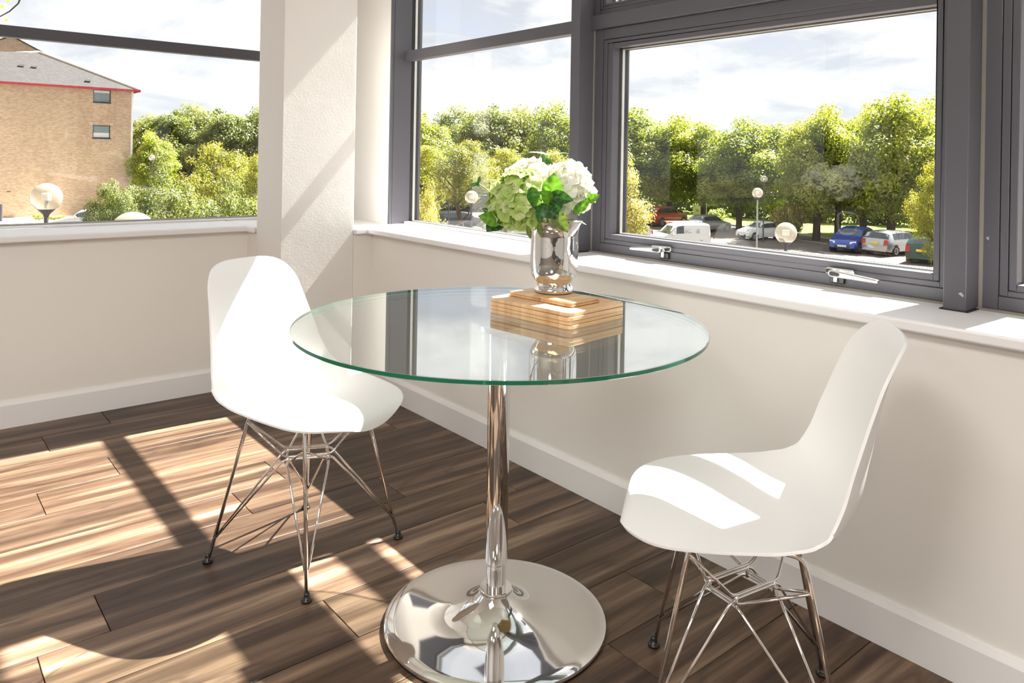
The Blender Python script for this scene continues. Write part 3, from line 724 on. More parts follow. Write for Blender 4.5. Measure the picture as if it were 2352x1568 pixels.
la = [gdepth(1440, 78), gdepth(1660, 66), gdepth(1800, 60), gdepth(1890, 55.5), gdepth(1990, 53), gdepth(2120, 51), gdepth(2400, 48)]
lb = [gdepth(2420, 95), gdepth(1900, 100), gdepth(1430, 110)]
slab('lawn', la+lb, GZ, GZ+.12, M['lawn'], 'sunlit mown lawn behind the parked cars')
kb = MB()
for a, b in zip(la[:-1], la[1:]):
    d = (b-a).normalized(); n = Vector((d.y, -d.x)); n = n if n.dot(Vector((fw.x, fw.y))) < 0 else -n
    p = [a, b, b+n*.2, a+n*.2]; kb.prism([tuple(q) for q in (p if (p[1]-p[0]).cross(p[2]-p[1]) > 0 else p[::-1])], GZ, GZ+.14)
struct(kb.build('kerb', M['kerb']), 'pale kerb along the lawn')
lt = [gdepth(1400, 84), gdepth(880, 74), gdepth(300, 80), gdepth(250, 140), gdepth(1400, 150)]
slab('ground_earth', lt, GZ, GZ+.1, M['earth'], 'shaded earth under the far trees')
ln = MB()
for k, (px, py, dx) in enumerate(((1450, 541, 0), (1640, 545, 0), (1690, 560, 0), (1850, 590, 0), (1900, 560, 0), (2030, 600, 0))):
    a = gnd(px, py); d = Vector((.25, .97)).normalized(); n = Vector((d.y, -d.x))*.05
    ln.prism([tuple(a-n), tuple(a+n), tuple(a+n+d*4.6), tuple(a-n+d*4.6)], GZ+.001, GZ+.012)
struct(ln.build('road_markings', M['line']), 'white parking bay lines on the tarmac')
# small verge by the forecourt
# ------------------------------------------------------------------ trees
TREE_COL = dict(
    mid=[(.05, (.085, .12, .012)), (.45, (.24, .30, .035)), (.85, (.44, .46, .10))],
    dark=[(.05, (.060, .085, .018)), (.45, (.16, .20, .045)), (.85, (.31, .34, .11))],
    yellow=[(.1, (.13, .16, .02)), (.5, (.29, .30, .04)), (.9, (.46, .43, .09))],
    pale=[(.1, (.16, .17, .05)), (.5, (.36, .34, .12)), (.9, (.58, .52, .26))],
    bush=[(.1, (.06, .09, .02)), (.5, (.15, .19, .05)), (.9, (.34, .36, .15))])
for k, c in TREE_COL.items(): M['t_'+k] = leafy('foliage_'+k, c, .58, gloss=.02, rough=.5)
M['bark'] = mottled('bark', (.05, .035, .025), (.11, .08, .055), 4)
def crown_mesh(seed, nblob, nleaf, leaf, rx, rz, br, mat, flat=0):
    """unit crown: centre of its base at the origin, blobs of leaves on branch ends"""
    rn = random.Random(seed); mb = MB(); vals = []; blobs = []
    for i in range(nblob):
        while True:
            x, y, z = rn.uniform(-1, 1), rn.uniform(-1, 1), rn.uniform(-1, 1)
            if .25 < x*x+y*y+z*z < 1: break
        zz = z*(1-flat)*rn.uniform(.8, 1.12)
        blobs.append((x*rx*(1-.25*max(z, 0)), y*rx*(1-.25*max(z, 0)), rz+zz*rz, br*rn.uniform(.45, 1.25), rn.uniform(.15, .85)))
    vs_ = []; fs = []
    for b in blobs:
        k = int(nleaf*b[3]*b[3]/(br*br)/nblob)
        for _ in range(k):
            z = rn.uniform(-.8, 1); a = rn.uniform(0, 6.283); r_ = math.sqrt(1-z*z); q = b[3]*(rn.random()**.4)
            p = Vector((b[0]+r_*math.cos(a)*q, b[1]+r_*math.sin(a)*q, b[2]+z*q*.85))
            n = Vector((r_*math.cos(a)+rn.gauss(0, .6), r_*math.sin(a)+rn.gauss(0, .6), z+.6+rn.gauss(0, .5))).normalized()
            t_ = n.cross(Vector((rn.gauss(0, 1), rn.gauss(0, 1), rn.gauss(0, 1)))).normalized(); s = n.cross(t_); l_ = leaf*rn.uniform(.6, 1.3)
            o = len(vs_); vs_ += [p-t_*l_*.55, p+s*l_*.34, p+t_*l_*.6, p-s*l_*.34]; fs.append((o, o+1, o+2, o+3))
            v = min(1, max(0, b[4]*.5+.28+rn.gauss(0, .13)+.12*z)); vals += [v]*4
    mb.add(vs_, fs); me = mb.mesh('foliage', mat); set_var(me, vals); return me
def trunk_mesh(seed, h, r_, spread):
    rn = random.Random(seed); mb = MB(); b = [Vector((0, 0, -.1)), Vector((rn.uniform(-.1, .1), rn.uniform(-.1, .1), h*.35)), Vector((rn.uniform(-.2, .2), rn.uniform(-.2, .2), h*.75)), Vector((rn.uniform(-.3, .3), rn.uniform(-.3, .3), h))]
    mb.tube(b, [r_*1.2, r_, r_*.7, r_*.2], 8)
    for i in range(9):
        t = rn.uniform(.38, .8); p = b[1].lerp(b[2], (t-.35)/.4) if t < .75 else b[2]; a = rn.uniform(0, 6.28); e_ = p+Vector((math.cos(a)*spread*rn.uniform(.4, .8), math.sin(a)*spread*rn.uniform(.4, .8), h*rn.uniform(.1, .35)))
        mb.tube([p, p.lerp(e_, .5)+Vector((0, 0, .1*h*.3)), e_], [r_*.4, r_*.25, r_*.08], 6)
    return mb.mesh('trunk', M['bark'], True)
PROTO = {}
def proto(kind, v, near=False):
    k = (kind, v, near)
    if k not in PROTO:
        s = 100+v*7+sum(map(ord, kind))
        if near: cm = crown_mesh(s, 110, 42000, .088, 2.3, 2.3, .60, M['t_'+kind])
        else: cm = crown_mesh(s, 150, 46000, .185, 3.0, 3.7, .95, M['t_'+kind])
        PROTO[k] = (cm, trunk_mesh(s, 5.5 if not near else 3.6, .17 if not near else .10, 2.2 if not near else 1.8))
    return PROTO[k]
def tree(px, depth, top, wpx, kind, label, v=0, near=False, base=1.6, group='trees around the car park', gz=GZ):
    """px: trunk column, depth in metres, top: pixel row of the crown top, wpx: crown width in pixels"""
    g = gdepth(px, depth); ztop = at(px, top, depth).z; H = ztop-gz
    t = thing('tree', label, 'tree', (g.x, g.y, gz), rnd.uniform(0, 6.28), group)
    cm, tm = proto(kind, v, near); f = link('foliage', cm, t); tr_ = link('trunk', tm, t)
    rx, rz = (2.3, 2.3) if near else (3.0, 3.7)
    ext = 1.0+ (.55 if near else .85)/rx*.8
    sx = wpx*depth/FOC/2/(rx*ext)*(1.3 if near else 1.38); sz = (H-base)/(2*rz+(.5 if near else .75))
    f.scale = (sx, sx, sz); f.location = (0, 0, base); h0 = 3.6 if near else 5.5; ss = (H*.75)/h0; tr_.scale = (ss, ss, ss); return t
L1 = 'broad mid green tree in the row along the lawn'
for i, (px, dep, top, w_, kd, v, lab) in enumerate([
    # seen through the wide window, left to right
    (1452, 74, 238, 190, 'mid', 0, 'tall green tree at the left end of the wide window view'),
    (1540, 70, 262, 170, 'mid', 1, 'green tree rising behind the red car'),
    (1618, 66, 272, 150, 'mid', 0, 'green tree behind the beige utility box'),
    (1700, 60, 268, 150, 'mid', 1, 'green tree behind the silver hatchback, before the lamp posts'),
    (1778, 62, 275, 140, 'mid', 0, 'lower green tree right of the two lamp posts'),
    (1878, 54, 236, 160, 'mid', 1, 'tall lawn tree with a straight trunk, left of the blue car'),
    (1926, 55, 262, 130, 'mid', 0, 'lawn tree with its trunk directly left of the blue car'),
    (1985, 58, 232, 150, 'mid', 1, 'green tree rising above the blue car'),
    (2050, 52, 203, 190, 'mid', 0, 'tallest lawn tree, behind the silver estate car'),
    (2120, 60, 218, 170, 'mid', 1, 'tall tree at the right edge of the wide window view'),
    (2230, 56, 215, 180, 'mid', 0, 'tree hidden behind the mullion at the right'),
    (2380, 56, 225, 200, 'mid', 1, 'tree seen through the window at the right edge'),
    # through the tall fixed window
    (975, 62, 252, 130, 'mid', 1, 'green tree at the left side of the tall fixed window'),
    (1050, 72, 240, 140, 'dark', 0, 'dark green tree behind the yellow ones, left of the flowers'),
    (1128, 66, 226, 150, 'dark', 1, 'dark green tree straight above the flowers'),
    (1205, 68, 240, 140, 'dark', 0, 'dark tree above the white hydrangeas'),
    (1282, 60, 228, 130, 'mid', 1, 'tree against the mullion left of the wide window'),
    (1362, 70, 240, 150, 'mid', 0, 'tree mostly hidden by the mullion left of the wide window'),
    # through the left window
    (330, 92, 262, 120, 'dark', 0, 'dark tree right beside the brick building'),
    (390, 86, 244, 130, 'dark', 1, 'dark green tree, second right of the brick building'),
    (450, 90, 236, 140, 'dark', 0, 'tallest far tree in the left window'),
    (520, 84, 242, 140, 'dark', 1, 'far green tree behind the yellow one in the left window'),
    (590, 86, 240, 140, 'dark', 0, 'far green tree beside the white column in the left window'),
    (665, 84, 240, 150, 'dark', 1, 'far tree hidden behind the white column'),
    (355, 66, 300, 90, 'mid', 1, 'smaller bright green tree beside the building corner')]):
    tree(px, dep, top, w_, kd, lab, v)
for px, dep, top, w_, kd, v, lab, bs in [
    (1060, 40, 306, 150, 'yellow', 0, 'yellow green tree left of the flowers in the tall fixed window', 3.0),
    (975, 44, 318, 130, 'yellow', 1, 'yellow green tree at the left edge of the tall fixed window', 2.2),
    (1165, 44, 330, 130, 'yellow', 1, 'yellow green tree behind the white hydrangeas', 3.0),
    (1268, 42, 322, 140, 'yellow', 0, 'yellow tree between the flowers and the mullion', 1.0),
    (972, 21, 378, 118, 'pale', 0, 'pale cream leaved shrub low at the left of the tall window', .3),
    (1402, 30, 308, 165, 'pale', 1, 'pale yellow tree poking in at the left edge of the wide window', 1.6),
    (2165, 33, 345, 130, 'yellow', 0, 'yellow green tree at the right edge of the wide window', 1.4),
    (2335, 30, 300, 120, 'pale', 1, 'pale tree outside the window at the right edge', 1.4),
    (505, 40, 304, 175, 'yellow', 0, 'bright yellow tree in the left window', 1.0),
    (600, 36, 335, 120, 'yellow', 1, 'yellow tree next to the white column', 1.0),
    (345, 25, 385, 170, 'bush', 0, 'leafy hawthorn in front of the brick building', .5),
    (262, 23, 400, 120, 'bush', 1, 'sparse hawthorn branch side over the white car', 1.9),
    (430, 23, 400, 220, 'bush', 1, 'dense hawthorn in the middle of the left window', .2),
    (560, 22, 395, 200, 'bush', 0, 'dense hawthorn beside the white column', .2)]:
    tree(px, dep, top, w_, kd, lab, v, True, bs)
# dense evergreen understorey and hedges
def hedge(pts, h, wd, kind, label, seed, leaf=.22, n=9000, cat='hedge'):
    rn = random.Random(seed); mb = MB(); vals = []; vs_ = []; fs = []
    seg = [(a, b) for a, b in zip(pts[:-1], pts[1:])]; tot = sum((b-a).length for a, b in seg)
    for a, b in seg:
        k = int(n*(b-a).length/tot); d = (b-a).normalized(); nn = Vector((d.y, -d.x))
        for _ in range(k):
            t_ = rn.random(); z = h*rn.random()**.8; off = wd*rn.uniform(-1, 1)*(1-.4*(z/h)**2)
            hh = 1+.35*math.sin(t_*(b-a).length*1.3+seed)
            p = a+(b-a)*t_+nn*off; p = Vector((p.x, p.y, GZ+.1+z*hh)); n3 = Vector((rn.gauss(0, 1), rn.gauss(0, 1), rn.gauss(.5, 1))).normalized()
            u_ = n3.cross(Vector((rn.gauss(0, 1), rn.gauss(0, 1), rn.gauss(0, 1)))).normalized(); w_ = n3.cross(u_); l_ = leaf*rn.uniform(.6, 1.4)
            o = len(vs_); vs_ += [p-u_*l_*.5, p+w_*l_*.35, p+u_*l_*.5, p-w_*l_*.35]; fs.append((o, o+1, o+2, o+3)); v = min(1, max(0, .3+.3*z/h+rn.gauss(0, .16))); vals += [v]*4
    mb.add(vs_, fs); o = mb.build('hedge', M['t_'+kind]); set_var(o.data, vals); tag(o, label, cat); return o
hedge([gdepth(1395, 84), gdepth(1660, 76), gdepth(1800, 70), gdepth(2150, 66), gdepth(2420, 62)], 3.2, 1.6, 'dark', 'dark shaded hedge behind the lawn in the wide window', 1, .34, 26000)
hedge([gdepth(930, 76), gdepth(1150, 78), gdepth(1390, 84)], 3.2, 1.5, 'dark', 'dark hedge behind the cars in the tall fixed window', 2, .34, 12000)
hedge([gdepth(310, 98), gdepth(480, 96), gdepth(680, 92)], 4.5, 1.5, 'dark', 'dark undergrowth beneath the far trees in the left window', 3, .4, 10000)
def bush(px, dep, py_top, wpx, kind, label, seed, leaf=.10, n=2600):
    g = gdepth(px, dep); top = at(px, py_top, dep).z; h = max(top-GZ, .5)
    cm = crown_mesh(seed, 22, n, leaf, 1.0, .5, .42, M['t_'+kind]); w_ = wpx*dep/FOC/2/1.3
    for v in cm.vertices: v.co = (v.co.x*w_, v.co.y*w_, max(v.co.z+.2, 0)*h/1.5)
    o = link('shrub', cm); o.location = (g.x, g.y, GZ); tag(o, label, 'shrub'); return o
bush(1812, 54, 450, 80, 'pale', 'pale willow leaved shrub on the lawn, right of the lamp posts', 41, .18)
bush(1504, 74, 459, 40, 'pale', 'small pale shrub behind the red car', 42, .16)
bush(1850, 21, 551, 62, 'yellow', 'small green shrub below the nearest lamp globe', 43, .07)
bush(1730, 19, 578, 190, 'pale', 'pale ground plants along the bottom edge of the wide window', 46, .07)
bush(1916, 20, 580, 14, 'yellow', 'tiny yellow green plant tip by the window bottom', 44, .05, 500)
bush(1655, 70, 478, 60, 'mid', 'low green shrub beside the beige utility box', 45, .16)
# ------------------------------------------------------------------ globe lamps
M['globe'] = NM('clear_acrylic_globe').set(color=(.97, .92, .80), rough=.12, trans=.0, spec=.5).m
def globe_mat():
    q = NM('acrylic_globe'); q.n.remove(q.b); a = q.node('ShaderNodeBsdfTranslucent'); a.inputs[0].default_value = (.50, .47, .40, 1); d = q.node('ShaderNodeBsdfDiffuse'); d.inputs[0].default_value = (.46, .42, .35, 1)
    tr = q.node('ShaderNodeBsdfTransparent'); tr.inputs[0].default_value = (.98, .95, .88, 1); gl = q.node('ShaderNodeBsdfGlossy'); gl.inputs[1].default_value = .1
    m1 = q.node('ShaderNodeMixShader'); m1.inputs[0].default_value = .5; q.L(a.outputs[0], m1.inputs[1]); q.L(d.outputs[0], m1.inputs[2])
    lw = q.node('ShaderNodeLayerWeight', i_Blend=.35); r_ = q.ramp(lw.outputs['Facing'], [(0, (.22, .22, .22)), (.75, (.85, .85, .85))])
    m2 = q.node('ShaderNodeMixShader'); q.L(r_, m2.inputs[0]); q.L(tr.outputs[0], m2.inputs[1]); q.L(m1.outputs[0], m2.inputs[2])
    m3 = q.node('ShaderNodeMixShader'); m3.inputs[0].default_value = .06; q.L(m2.outputs[0], m3.inputs[1]); q.L(gl.outputs[0], m3.inputs[2]); q.L(m3.outputs[0], q.out.inputs[0]); return q.m
M['globe'] = globe_mat(); M['pole'] = plain('dark_grey_pole', (.055, .05, .06), .45); M['galv'] = plain('pale_grey_pole', (.34, .35, .36), .5)
M['diff'] = plain('white_diffuser', (.9, .9, .86), .4)
def lamp(px, py, dep, label, rg=.23, pole='pole'):
    c = at(px, py, dep); t = thing('globe_lamp', label, 'lamp', (c.x, c.y, GZ), group='globe lamps around the car park'); h = c.z-GZ
    MB().sphere((0, 0, h), rg, 32, 20).build('globe', M['globe'], t, True)
    MB().lathe([(0, h-.05), (.07, h-.05), (.075, h+.06), (.0, h+.07)], 20).build('diffuser', M['diff'], t, 'auto')
    MB().lathe([(.028, h-.22), (.028, h-.04), (0, h-.04)], 12).build('lamp_holder', M['galv'], t, 'auto')
    MB().lathe([(0, h-rg-.10), (.035, h-rg-.09), (.05, h-rg-.045), (.12, h-rg+.025), (.13, h-rg+.04), (0, h-rg+.04)], 24).build('collar', M['pole'], t, 'auto')
    MB().lathe([(.055, 0), (.05, 1.0), (.036, 1.05), (.034, h-rg-.08)], 14, cap0=True, cap1=True).build('pole', M[pole], t, 'auto'); return t
lamp(107, 453, 12.4, 'globe lamp at the left of the left window, in front of the brick wall')
lamp(305, 536, 8.1, 'nearest globe lamp, only its dome showing above the left sill')
lamp(1805, 535, 16.6, 'large globe lamp in front of the lawn in the wide window', pole='pole')
lamp(1740, 443, 34, 'globe lamp on a pale pole in front of the small white hatchback', pole='galv')
lamp(1755, 411, 52, 'small far globe lamp above and behind the pale poled one')
lamp(1083, 453, 26.5, 'globe lamp left of the hydrangeas in the tall fixed window')
tl_ = lamp(1032, 386, 45, 'far globe lamp with a white notice on its pole')
h_ = at(1032, 434, 45).z-GZ; MB().box(-.14, .14, -.07, -.05, h_-.22, h_+.22).build('notice_plate', plain('white_plate', (.8, .8, .8), .4), tl_).rotation_euler = (0, 0, -YAW+.2)
lamp(349, 362, 58, 'far small globe lamp above the hawthorn in the left window')
lamp(499, 382, 52, 'far globe lamp in front of the yellow tree')
# ------------------------------------------------------------------ cars
M['tyre'] = plain('tyre_rubber', (.02, .02, .02), .8); M['rim'] = plain('alloy', (.45, .45, .46), .35, .7)
def cglass():
    q = NM('car_glass').set(color=(.035, .045, .05), rough=.05, spec=.8); return q.m
M['cglass'] = cglass(); M['headl'] = plain('headlamp', (.75, .76, .78), .15); M['tail'] = plain('tail_lamp', (.45, .02, .02), .2)
M['plw'] = plain('white_plate_front', (.8, .8, .76), .5); M['ply'] = plain('yellow_plate', (.85, .55, .03), .5); M['trimb'] = plain('black_trim', (.02, .02, .022), .5)
def car_paint(name, c, metal=.3):
    return NM(name).set(color=c, rough=.28, metal=metal, coat=.6).m
CARKIND = dict(   # (x along car 0=nose..1=tail, hood/belt height, roof height); lengths in m
    hatch=dict(L=3.9, W=1.72, st=[(0, .42, .42), (.015, .62, .62), (.06, .74, .74), (.24, .93, .93), (.31, .96, 1.02), (.42, .97, 1.36), (.50, .97, 1.45), (.65, .98, 1.48), (.80, .99, 1.45), (.88, 1.0, 1.36), (.955, 1.0, 1.08), (.985, .92, .92), (1, .60, .60)]),
    suv=dict(L=4.2, W=1.80, st=[(0, .48, .48), (.015, .72, .72), (.06, .86, .86), (.24, 1.03, 1.03), (.30, 1.06, 1.12), (.41, 1.06, 1.46), (.50, 1.07, 1.56), (.65, 1.08, 1.58), (.82, 1.10, 1.55), (.90, 1.10, 1.46), (.965, 1.08, 1.15), (.985, .98, .98), (1, .62, .62)]),
    estate=dict(L=4.5, W=1.76, st=[(0, .42, .42), (.015, .60, .60), (.06, .74, .74), (.25, .90, .90), (.31, .93, 1.0), (.41, .94, 1.34), (.50, .94, 1.42), (.65, .95, 1.45), (.84, .95, 1.42), (.91, .96, 1.35), (.97, .96, 1.02), (.985, .90, .90), (1, .58, .58)]),
    van=dict(L=4.2, W=1.74, st=[(0, .46, .46), (.015, .70, .70), (.05, .86, .86), (.17, 1.02, 1.02), (.22, 1.06, 1.12), (.34, 1.08, 1.62), (.40, 1.10, 1.76), (.50, 1.10, 1.82), (.80, 1.10, 1.82), (.95, 1.10, 1.80), (.985, 1.08, 1.72), (.992, 1.0, 1.2), (1, .60, .60)]))
def car(px, py, phi, kind, paint_, label, plate='y', zg=GZ, scale=1.0):
    """px,py: ground point under the car centre; phi: heading in degrees from the view's right towards away"""
    g = onz(px, py, zg); f2 = Vector((fw.x, fw.y)).normalized(); r2 = Vector((r0.x, r0.y)); hd = r2*math.cos(R(phi))+f2*math.sin(R(phi))
    t = thing('van' if kind == 'van' else 'car', label, 'van' if kind == 'van' else 'car', (g.x, g.y, zg+.001), math.atan2(hd.y, hd.x), 'vehicles in the car park'); t.scale = (scale,)*3
    K = CARKIND[kind]; Lc, Wc, st = K['L'], K['W']/2, K['st']; cmb_ = MB(); n = len(st); ring_ = []; sec = []
    def lerp_st(s):
        for (a, b) in zip(st[:-1], st[1:]):
            if a[0] <= s <= b[0]: q = (s-a[0])/(b[0]-a[0]); return a[1]+(b[1]-a[1])*q, a[2]+(b[2]-a[2])*q
        return st[-1][1:]
    ss = sorted(set([s[0] for s in st]+[.10, .15, .20, .36, .46, .57, .73]))
    P = []
    for s in ss:
        be, ro = lerp_st(s); x = Lc*(.5-s)
        nar = 1-.16*max(0, 1-s/.10)**2-.09*max(0, 1-(1-s)/.06)**2
        w_ = Wc*nar; zb = .22+.10*max(0, 1-s/.06)+.10*max(0, 1-(1-s)/.05)
        h = ro-be
        tw = (w_*.97-h*.34) if kind != 'van' else (w_*.97-h*.12)
        pts = [(w_*.80, zb), (w_*.96, zb+.04), (w_, zb+(be-zb)*.40), (w_*.985, zb+(be-zb)*.75), (w_*.95, be), (tw*.995, be+h*.86) if h > .02 else (w_*.93, be+.004), (tw*.86, be+h*.98+.008) if h > .02 else (w_*.80, be+.018), (tw*.45, be+h+.012) if h > .02 else (w_*.45, be+.032), (0, be+h+.018) if h > .02 else (0, be+.038)]
        P.append((x, pts))
    m_ = 9; vs_ = []
    for x, pts in P:
        for w_, z in pts: vs_.append((x, w_, z))
        for w_, z in pts[-2::-1]: vs_.append((x, -w_, z))
    k = 2*m_-1; fs = []
    for i in range(len(P)-1):
        for j in range(k): j2 = (j+1) % k; fs.append((i*k+j, i*k+j2, (i+1)*k+j2, (i+1)*k+j))
    fs += [tuple(range(k))[::-1], tuple(range((len(P)-1)*k, len(P)*k))]
    bd = cmb_.add(vs_, fs); me = bd.mesh('body', paint_, True)
    bm = bmesh.new(); bm.from_mesh(me); bmesh.ops.recalc_face_normals(bm, faces=bm.faces); bm.to_mesh(me); bm.free(); sharpen(me, R(38)); link('body', me, t)
    # glazing panels, standing just proud of the body
    def pan(name, quads, mat, off=.012, par=t):
        mb = MB()
        for q in quads:
            q = [Vector(p) for p in q]; nn = (q[1]-q[0]).cross(q[2]-q[0]).normalized(); c = sum(q, Vector())/4
            if nn.dot(c-Vector((0, 0, .7))) < 0: nn = -nn; q = q[::-1]
            a = [p+nn*off for p in q]; b = [p-nn*.03 for p in q]; mb.add(a+b, [(0, 1, 2, 3), (7, 6, 5, 4)]+[(i, 4+i, 4+(i+1) % 4, (i+1) % 4) for i in range(4)])
        return mb.build(name, mat, par)
    idx = {s: i for i, s in enumerate(ss)}
    def pt(i, j, sgn, a=0, b=0):
        x, pts = P[i]; w_, z = pts[j]; return Vector((x, w_*sgn, z))
    def frac(i0, i1, jl, jh, sgn, u, v): 
        return pt(i0, jl, sgn).lerp(pt(i1, jl, sgn), u).lerp(pt(i0, jh, sgn).lerp(pt(i1, jh, sgn), u), v)
    sidx = [s for s in ss if (.40 <= s <= (.90 if kind != 'van' else .50))]
    for sg in (1, -1):
        a0 = [s for s in ss if s < sidx[0]][-1]
        qs = []
        segs = list(zip([a0]+sidx[:-1], sidx))
        if kind == 'van': segs = segs[:3]
        for s0, s1 in segs:
            i0, i1 = idx[s0], idx[s1]; qs.append([frac(i0, i1, 4, 5, sg, .03, .08), frac(i0, i1, 4, 5, sg, .97, .08), frac(i0, i1, 4, 5, sg, .97, .93), frac(i0, i1, 4, 5, sg, .03 if s0 != a0 else .3, .93)])
        pan('side_window', qs, M['cglass'])
    # windscreen and rear window
    a = [s for s in ss if st[4][0] <= s <= st[5][0]+1e-6]
    qs = []
    for s0, s1 in zip(a[:-1], a[1:]):
        i0, i1 = idx[s0], idx[s1]
        for ja, jb in ((5, 7), (7, 8)):
            for sg in (1, -1): qs.append([pt(i0, ja, sg), pt(i1, ja, sg), pt(i1, jb, sg), pt(i0, jb, sg)])
    pan('windscreen', qs, M['cglass'])
    s0, s1 = st[-4][0], st[-3][0]; i0, i1 = idx[s0], idx[s1]
    if kind != 'van':
        qs = []
        for ja, jb in ((5, 7), (7, 8)):
            for sg in (1, -1): qs.append([pt(i0, ja, sg), pt(i1, ja, sg), pt(i1, jb, sg), pt(i0, jb, sg)])
        pan('rear_window', qs, M['cglass'])
    rw = .31 if kind != 'suv' else .345
    for sx in (.5-.17, -.5+.19):
        for sg in (1, -1):
            wh = MB().tube([(sx*Lc, sg*(Wc-.19), rw), (sx*Lc, sg*(Wc+.005), rw)], rw, 24).build('wheel', M['tyre'], t, 'auto')
            MB().tube([(sx*Lc, sg*(Wc-.02), rw), (sx*Lc, sg*(Wc+.016), rw)], rw*.64, 20).build('hub', M['rim'], wh, 'auto')
            sp_ = MB()
            for q in range(5):
                a_ = q*1.2566; sp_.tube([(sx*Lc+.05*math.cos(a_), sg*(Wc+.02), rw+.05*math.sin(a_)), (sx*Lc+rw*.5*math.cos(a_), sg*(Wc+.02), rw+rw*.5*math.sin(a_))], .028, 6)
            sp_.build('spokes', M['trimb'], wh)
            MB().tube([(sx*Lc, sg*(Wc-.3), rw+.02), (sx*Lc, sg*(Wc-.004), rw+.02)], rw+.055, 24).build('wheel_arch', M['trimb'], t, 'auto')
    be0 = st[2][1]
    for sg in (1, -1):
        pan('headlamp', [[(Lc*.5-.02, sg*Wc*.50, be0-.17), (Lc*.5-.16, sg*Wc*.90, be0-.13), (Lc*.5-.20, sg*Wc*.90, be0+.01), (Lc*.5-.09, sg*Wc*.52, be0-.04)]], M['headl'], .03)
        pan('tail_lamp', [[(-Lc*.5+.01, sg*Wc*.66, .66), (-Lc*.5+.05, sg*Wc*.93, .66), (-Lc*.5+.09, sg*Wc*.93, .98), (-Lc*.5+.04, sg*Wc*.70, .98)]], M['tail'], .035)
        xm = Lc*(.5-st[5][0]+.05); mr = MB().sphere((xm, sg*(Wc+.09), st[4][1]+.05), (.09, .09, .07), 10, 6).build('wing_mirror', paint_, t, True)
    MB().box(Lc*.5-.05, Lc*.5+.012, -.55*Wc, .55*Wc, .30, .46).build('grille', M['trimb'], t, bevel=.01)
    MB().box(Lc*.5+.008, Lc*.5+.024, -.26, .26, .38, .49).build('front_number_plate', M['plw'], t)
    MB().box(-Lc*.5-.02, -Lc*.5+.05, -.26, .26, .70 if kind != 'estate' else .72, .82).build('rear_number_plate', M['ply'], t)
    MB().box(-Lc*.5-.03, -Lc*.5+.08, -.85*Wc, .85*Wc, .28, .42).build('bumper', M['trimb'] if kind == 'suv' else paint_, t, bevel=.02)
    if kind == 'suv':
        for sg in (1, -1): MB().tube([(.75, sg*.62, 1.585), (-.85, sg*.62, 1.60)], .02, 6).build('roof_rail', M['rim'], t)
    return t
pr_ = dict(red=car_paint('red_paint', (.42, .035, .02)), silver=car_paint('silver_paint', (.42, .42, .42), .6), white=car_paint('white_car_paint', (.66, .66, .65), 0), blue=car_paint('blue_paint', (.02, .06, .36)), green=car_paint('dark_green_paint', (.012, .05, .035)), black=car_paint('black_paint', (.018, .018, .02)), grey=car_paint('grey_paint', (.20, .21, .22), .5))
car(1526, 517, 38, 'suv', pr_['red'], 'red car with silver roof rails parked near the trees')
car(1630, 531, 32, 'hatch', pr_['silver'], 'silver hatchback seen from behind, next to the red car', scale=.88)
vn = car(1558, 571, 195, 'van', pr_['white'], 'white van with ladders on its roof, cut by the window bottom', scale=.88)
car(1428, 560, 172, 'hatch', pr_['silver'], 'pale silver car at the left edge of the wide window')
car(1745, 549, 205, 'hatch', pr_['white'], 'small white hatchback behind the pale lamp pole', scale=.85)
car(1958, 575, 228, 'hatch', pr_['blue'], 'bright blue hatchback facing the window')
car(2056, 582, 33, 'estate', pr_['silver'], 'silver estate car with red tail lamps, right of the blue car')
car(2134, 600, 50, 'hatch', pr_['green'], 'dark green car at the right edge of the wide window')
car(1440, 508, 175, 'estate', pr_['black'], 'dark car under the pale yellow tree')
car(195, 530, 205, 'hatch', pr_['white'], 'white car in front of the brick building')
car(1058, 528, 20, 'estate', pr_['black'], 'dark car with its bonnet below the globe lamp in the tall window')
car(1128, 556, 200, 'estate', pr_['silver'], 'silver car behind the pale green hydrangea')
car(1180, 590, 170, 'hatch', pr_['white'], 'white car low in the tall window by the flowers')
car(1016, 466, 70, 'hatch', pr_['black'], 'small dark car far back in the tall fixed window')
car(1105, 462, 10, 'suv', pr_['grey'], 'grey car far back behind the shrub in the tall window')
car(985, 560, 10, 'hatch', pr_['grey'], 'grey car under the pale shrub in the tall fixed window')
# van extras: ladders and an amber beacon, lettering panel
M['amber'] = plain('amber_beacon', (.9, .25, .02), .3)
for y in (-.25, .05):
    ld = MB(); [ld.tube([(1.0, y+dy, 1.93), (-1.7, y+dy, 1.93)], .022, 6) for dy in (0, .22)]
    for i in range(9): ld.tube([(.9-i*.3, y, 1.93), (.9-i*.3, y+.22, 1.93)], .015, 5)
    ld.build('roof_ladder', M['rim'], vn)
MB().tube([(1.1, .42, 1.80), (1.1, .42, 1.92)], .09, 12).build('beacon', M['amber'], vn, 'auto')
tx = MB(); rn = random.Random(2)
for side in (1, -1):
    for i, (z, ws) in enumerate(((1.42, (3, 4)), (1.30, (5,)), (1.20, (3, 6)), (1.42, (4,)), (1.34, (5,)), (1.26, (4,)), (1.18, (5,)))):
        x = -.05 if i < 3 else -.95
        for k in ws:
            L_ = k*.05; tx.box(x-L_, x, side*.868, side*.874, z, z+.05); x -= L_+.05
tx.build('lettering', M['galv'], vn)
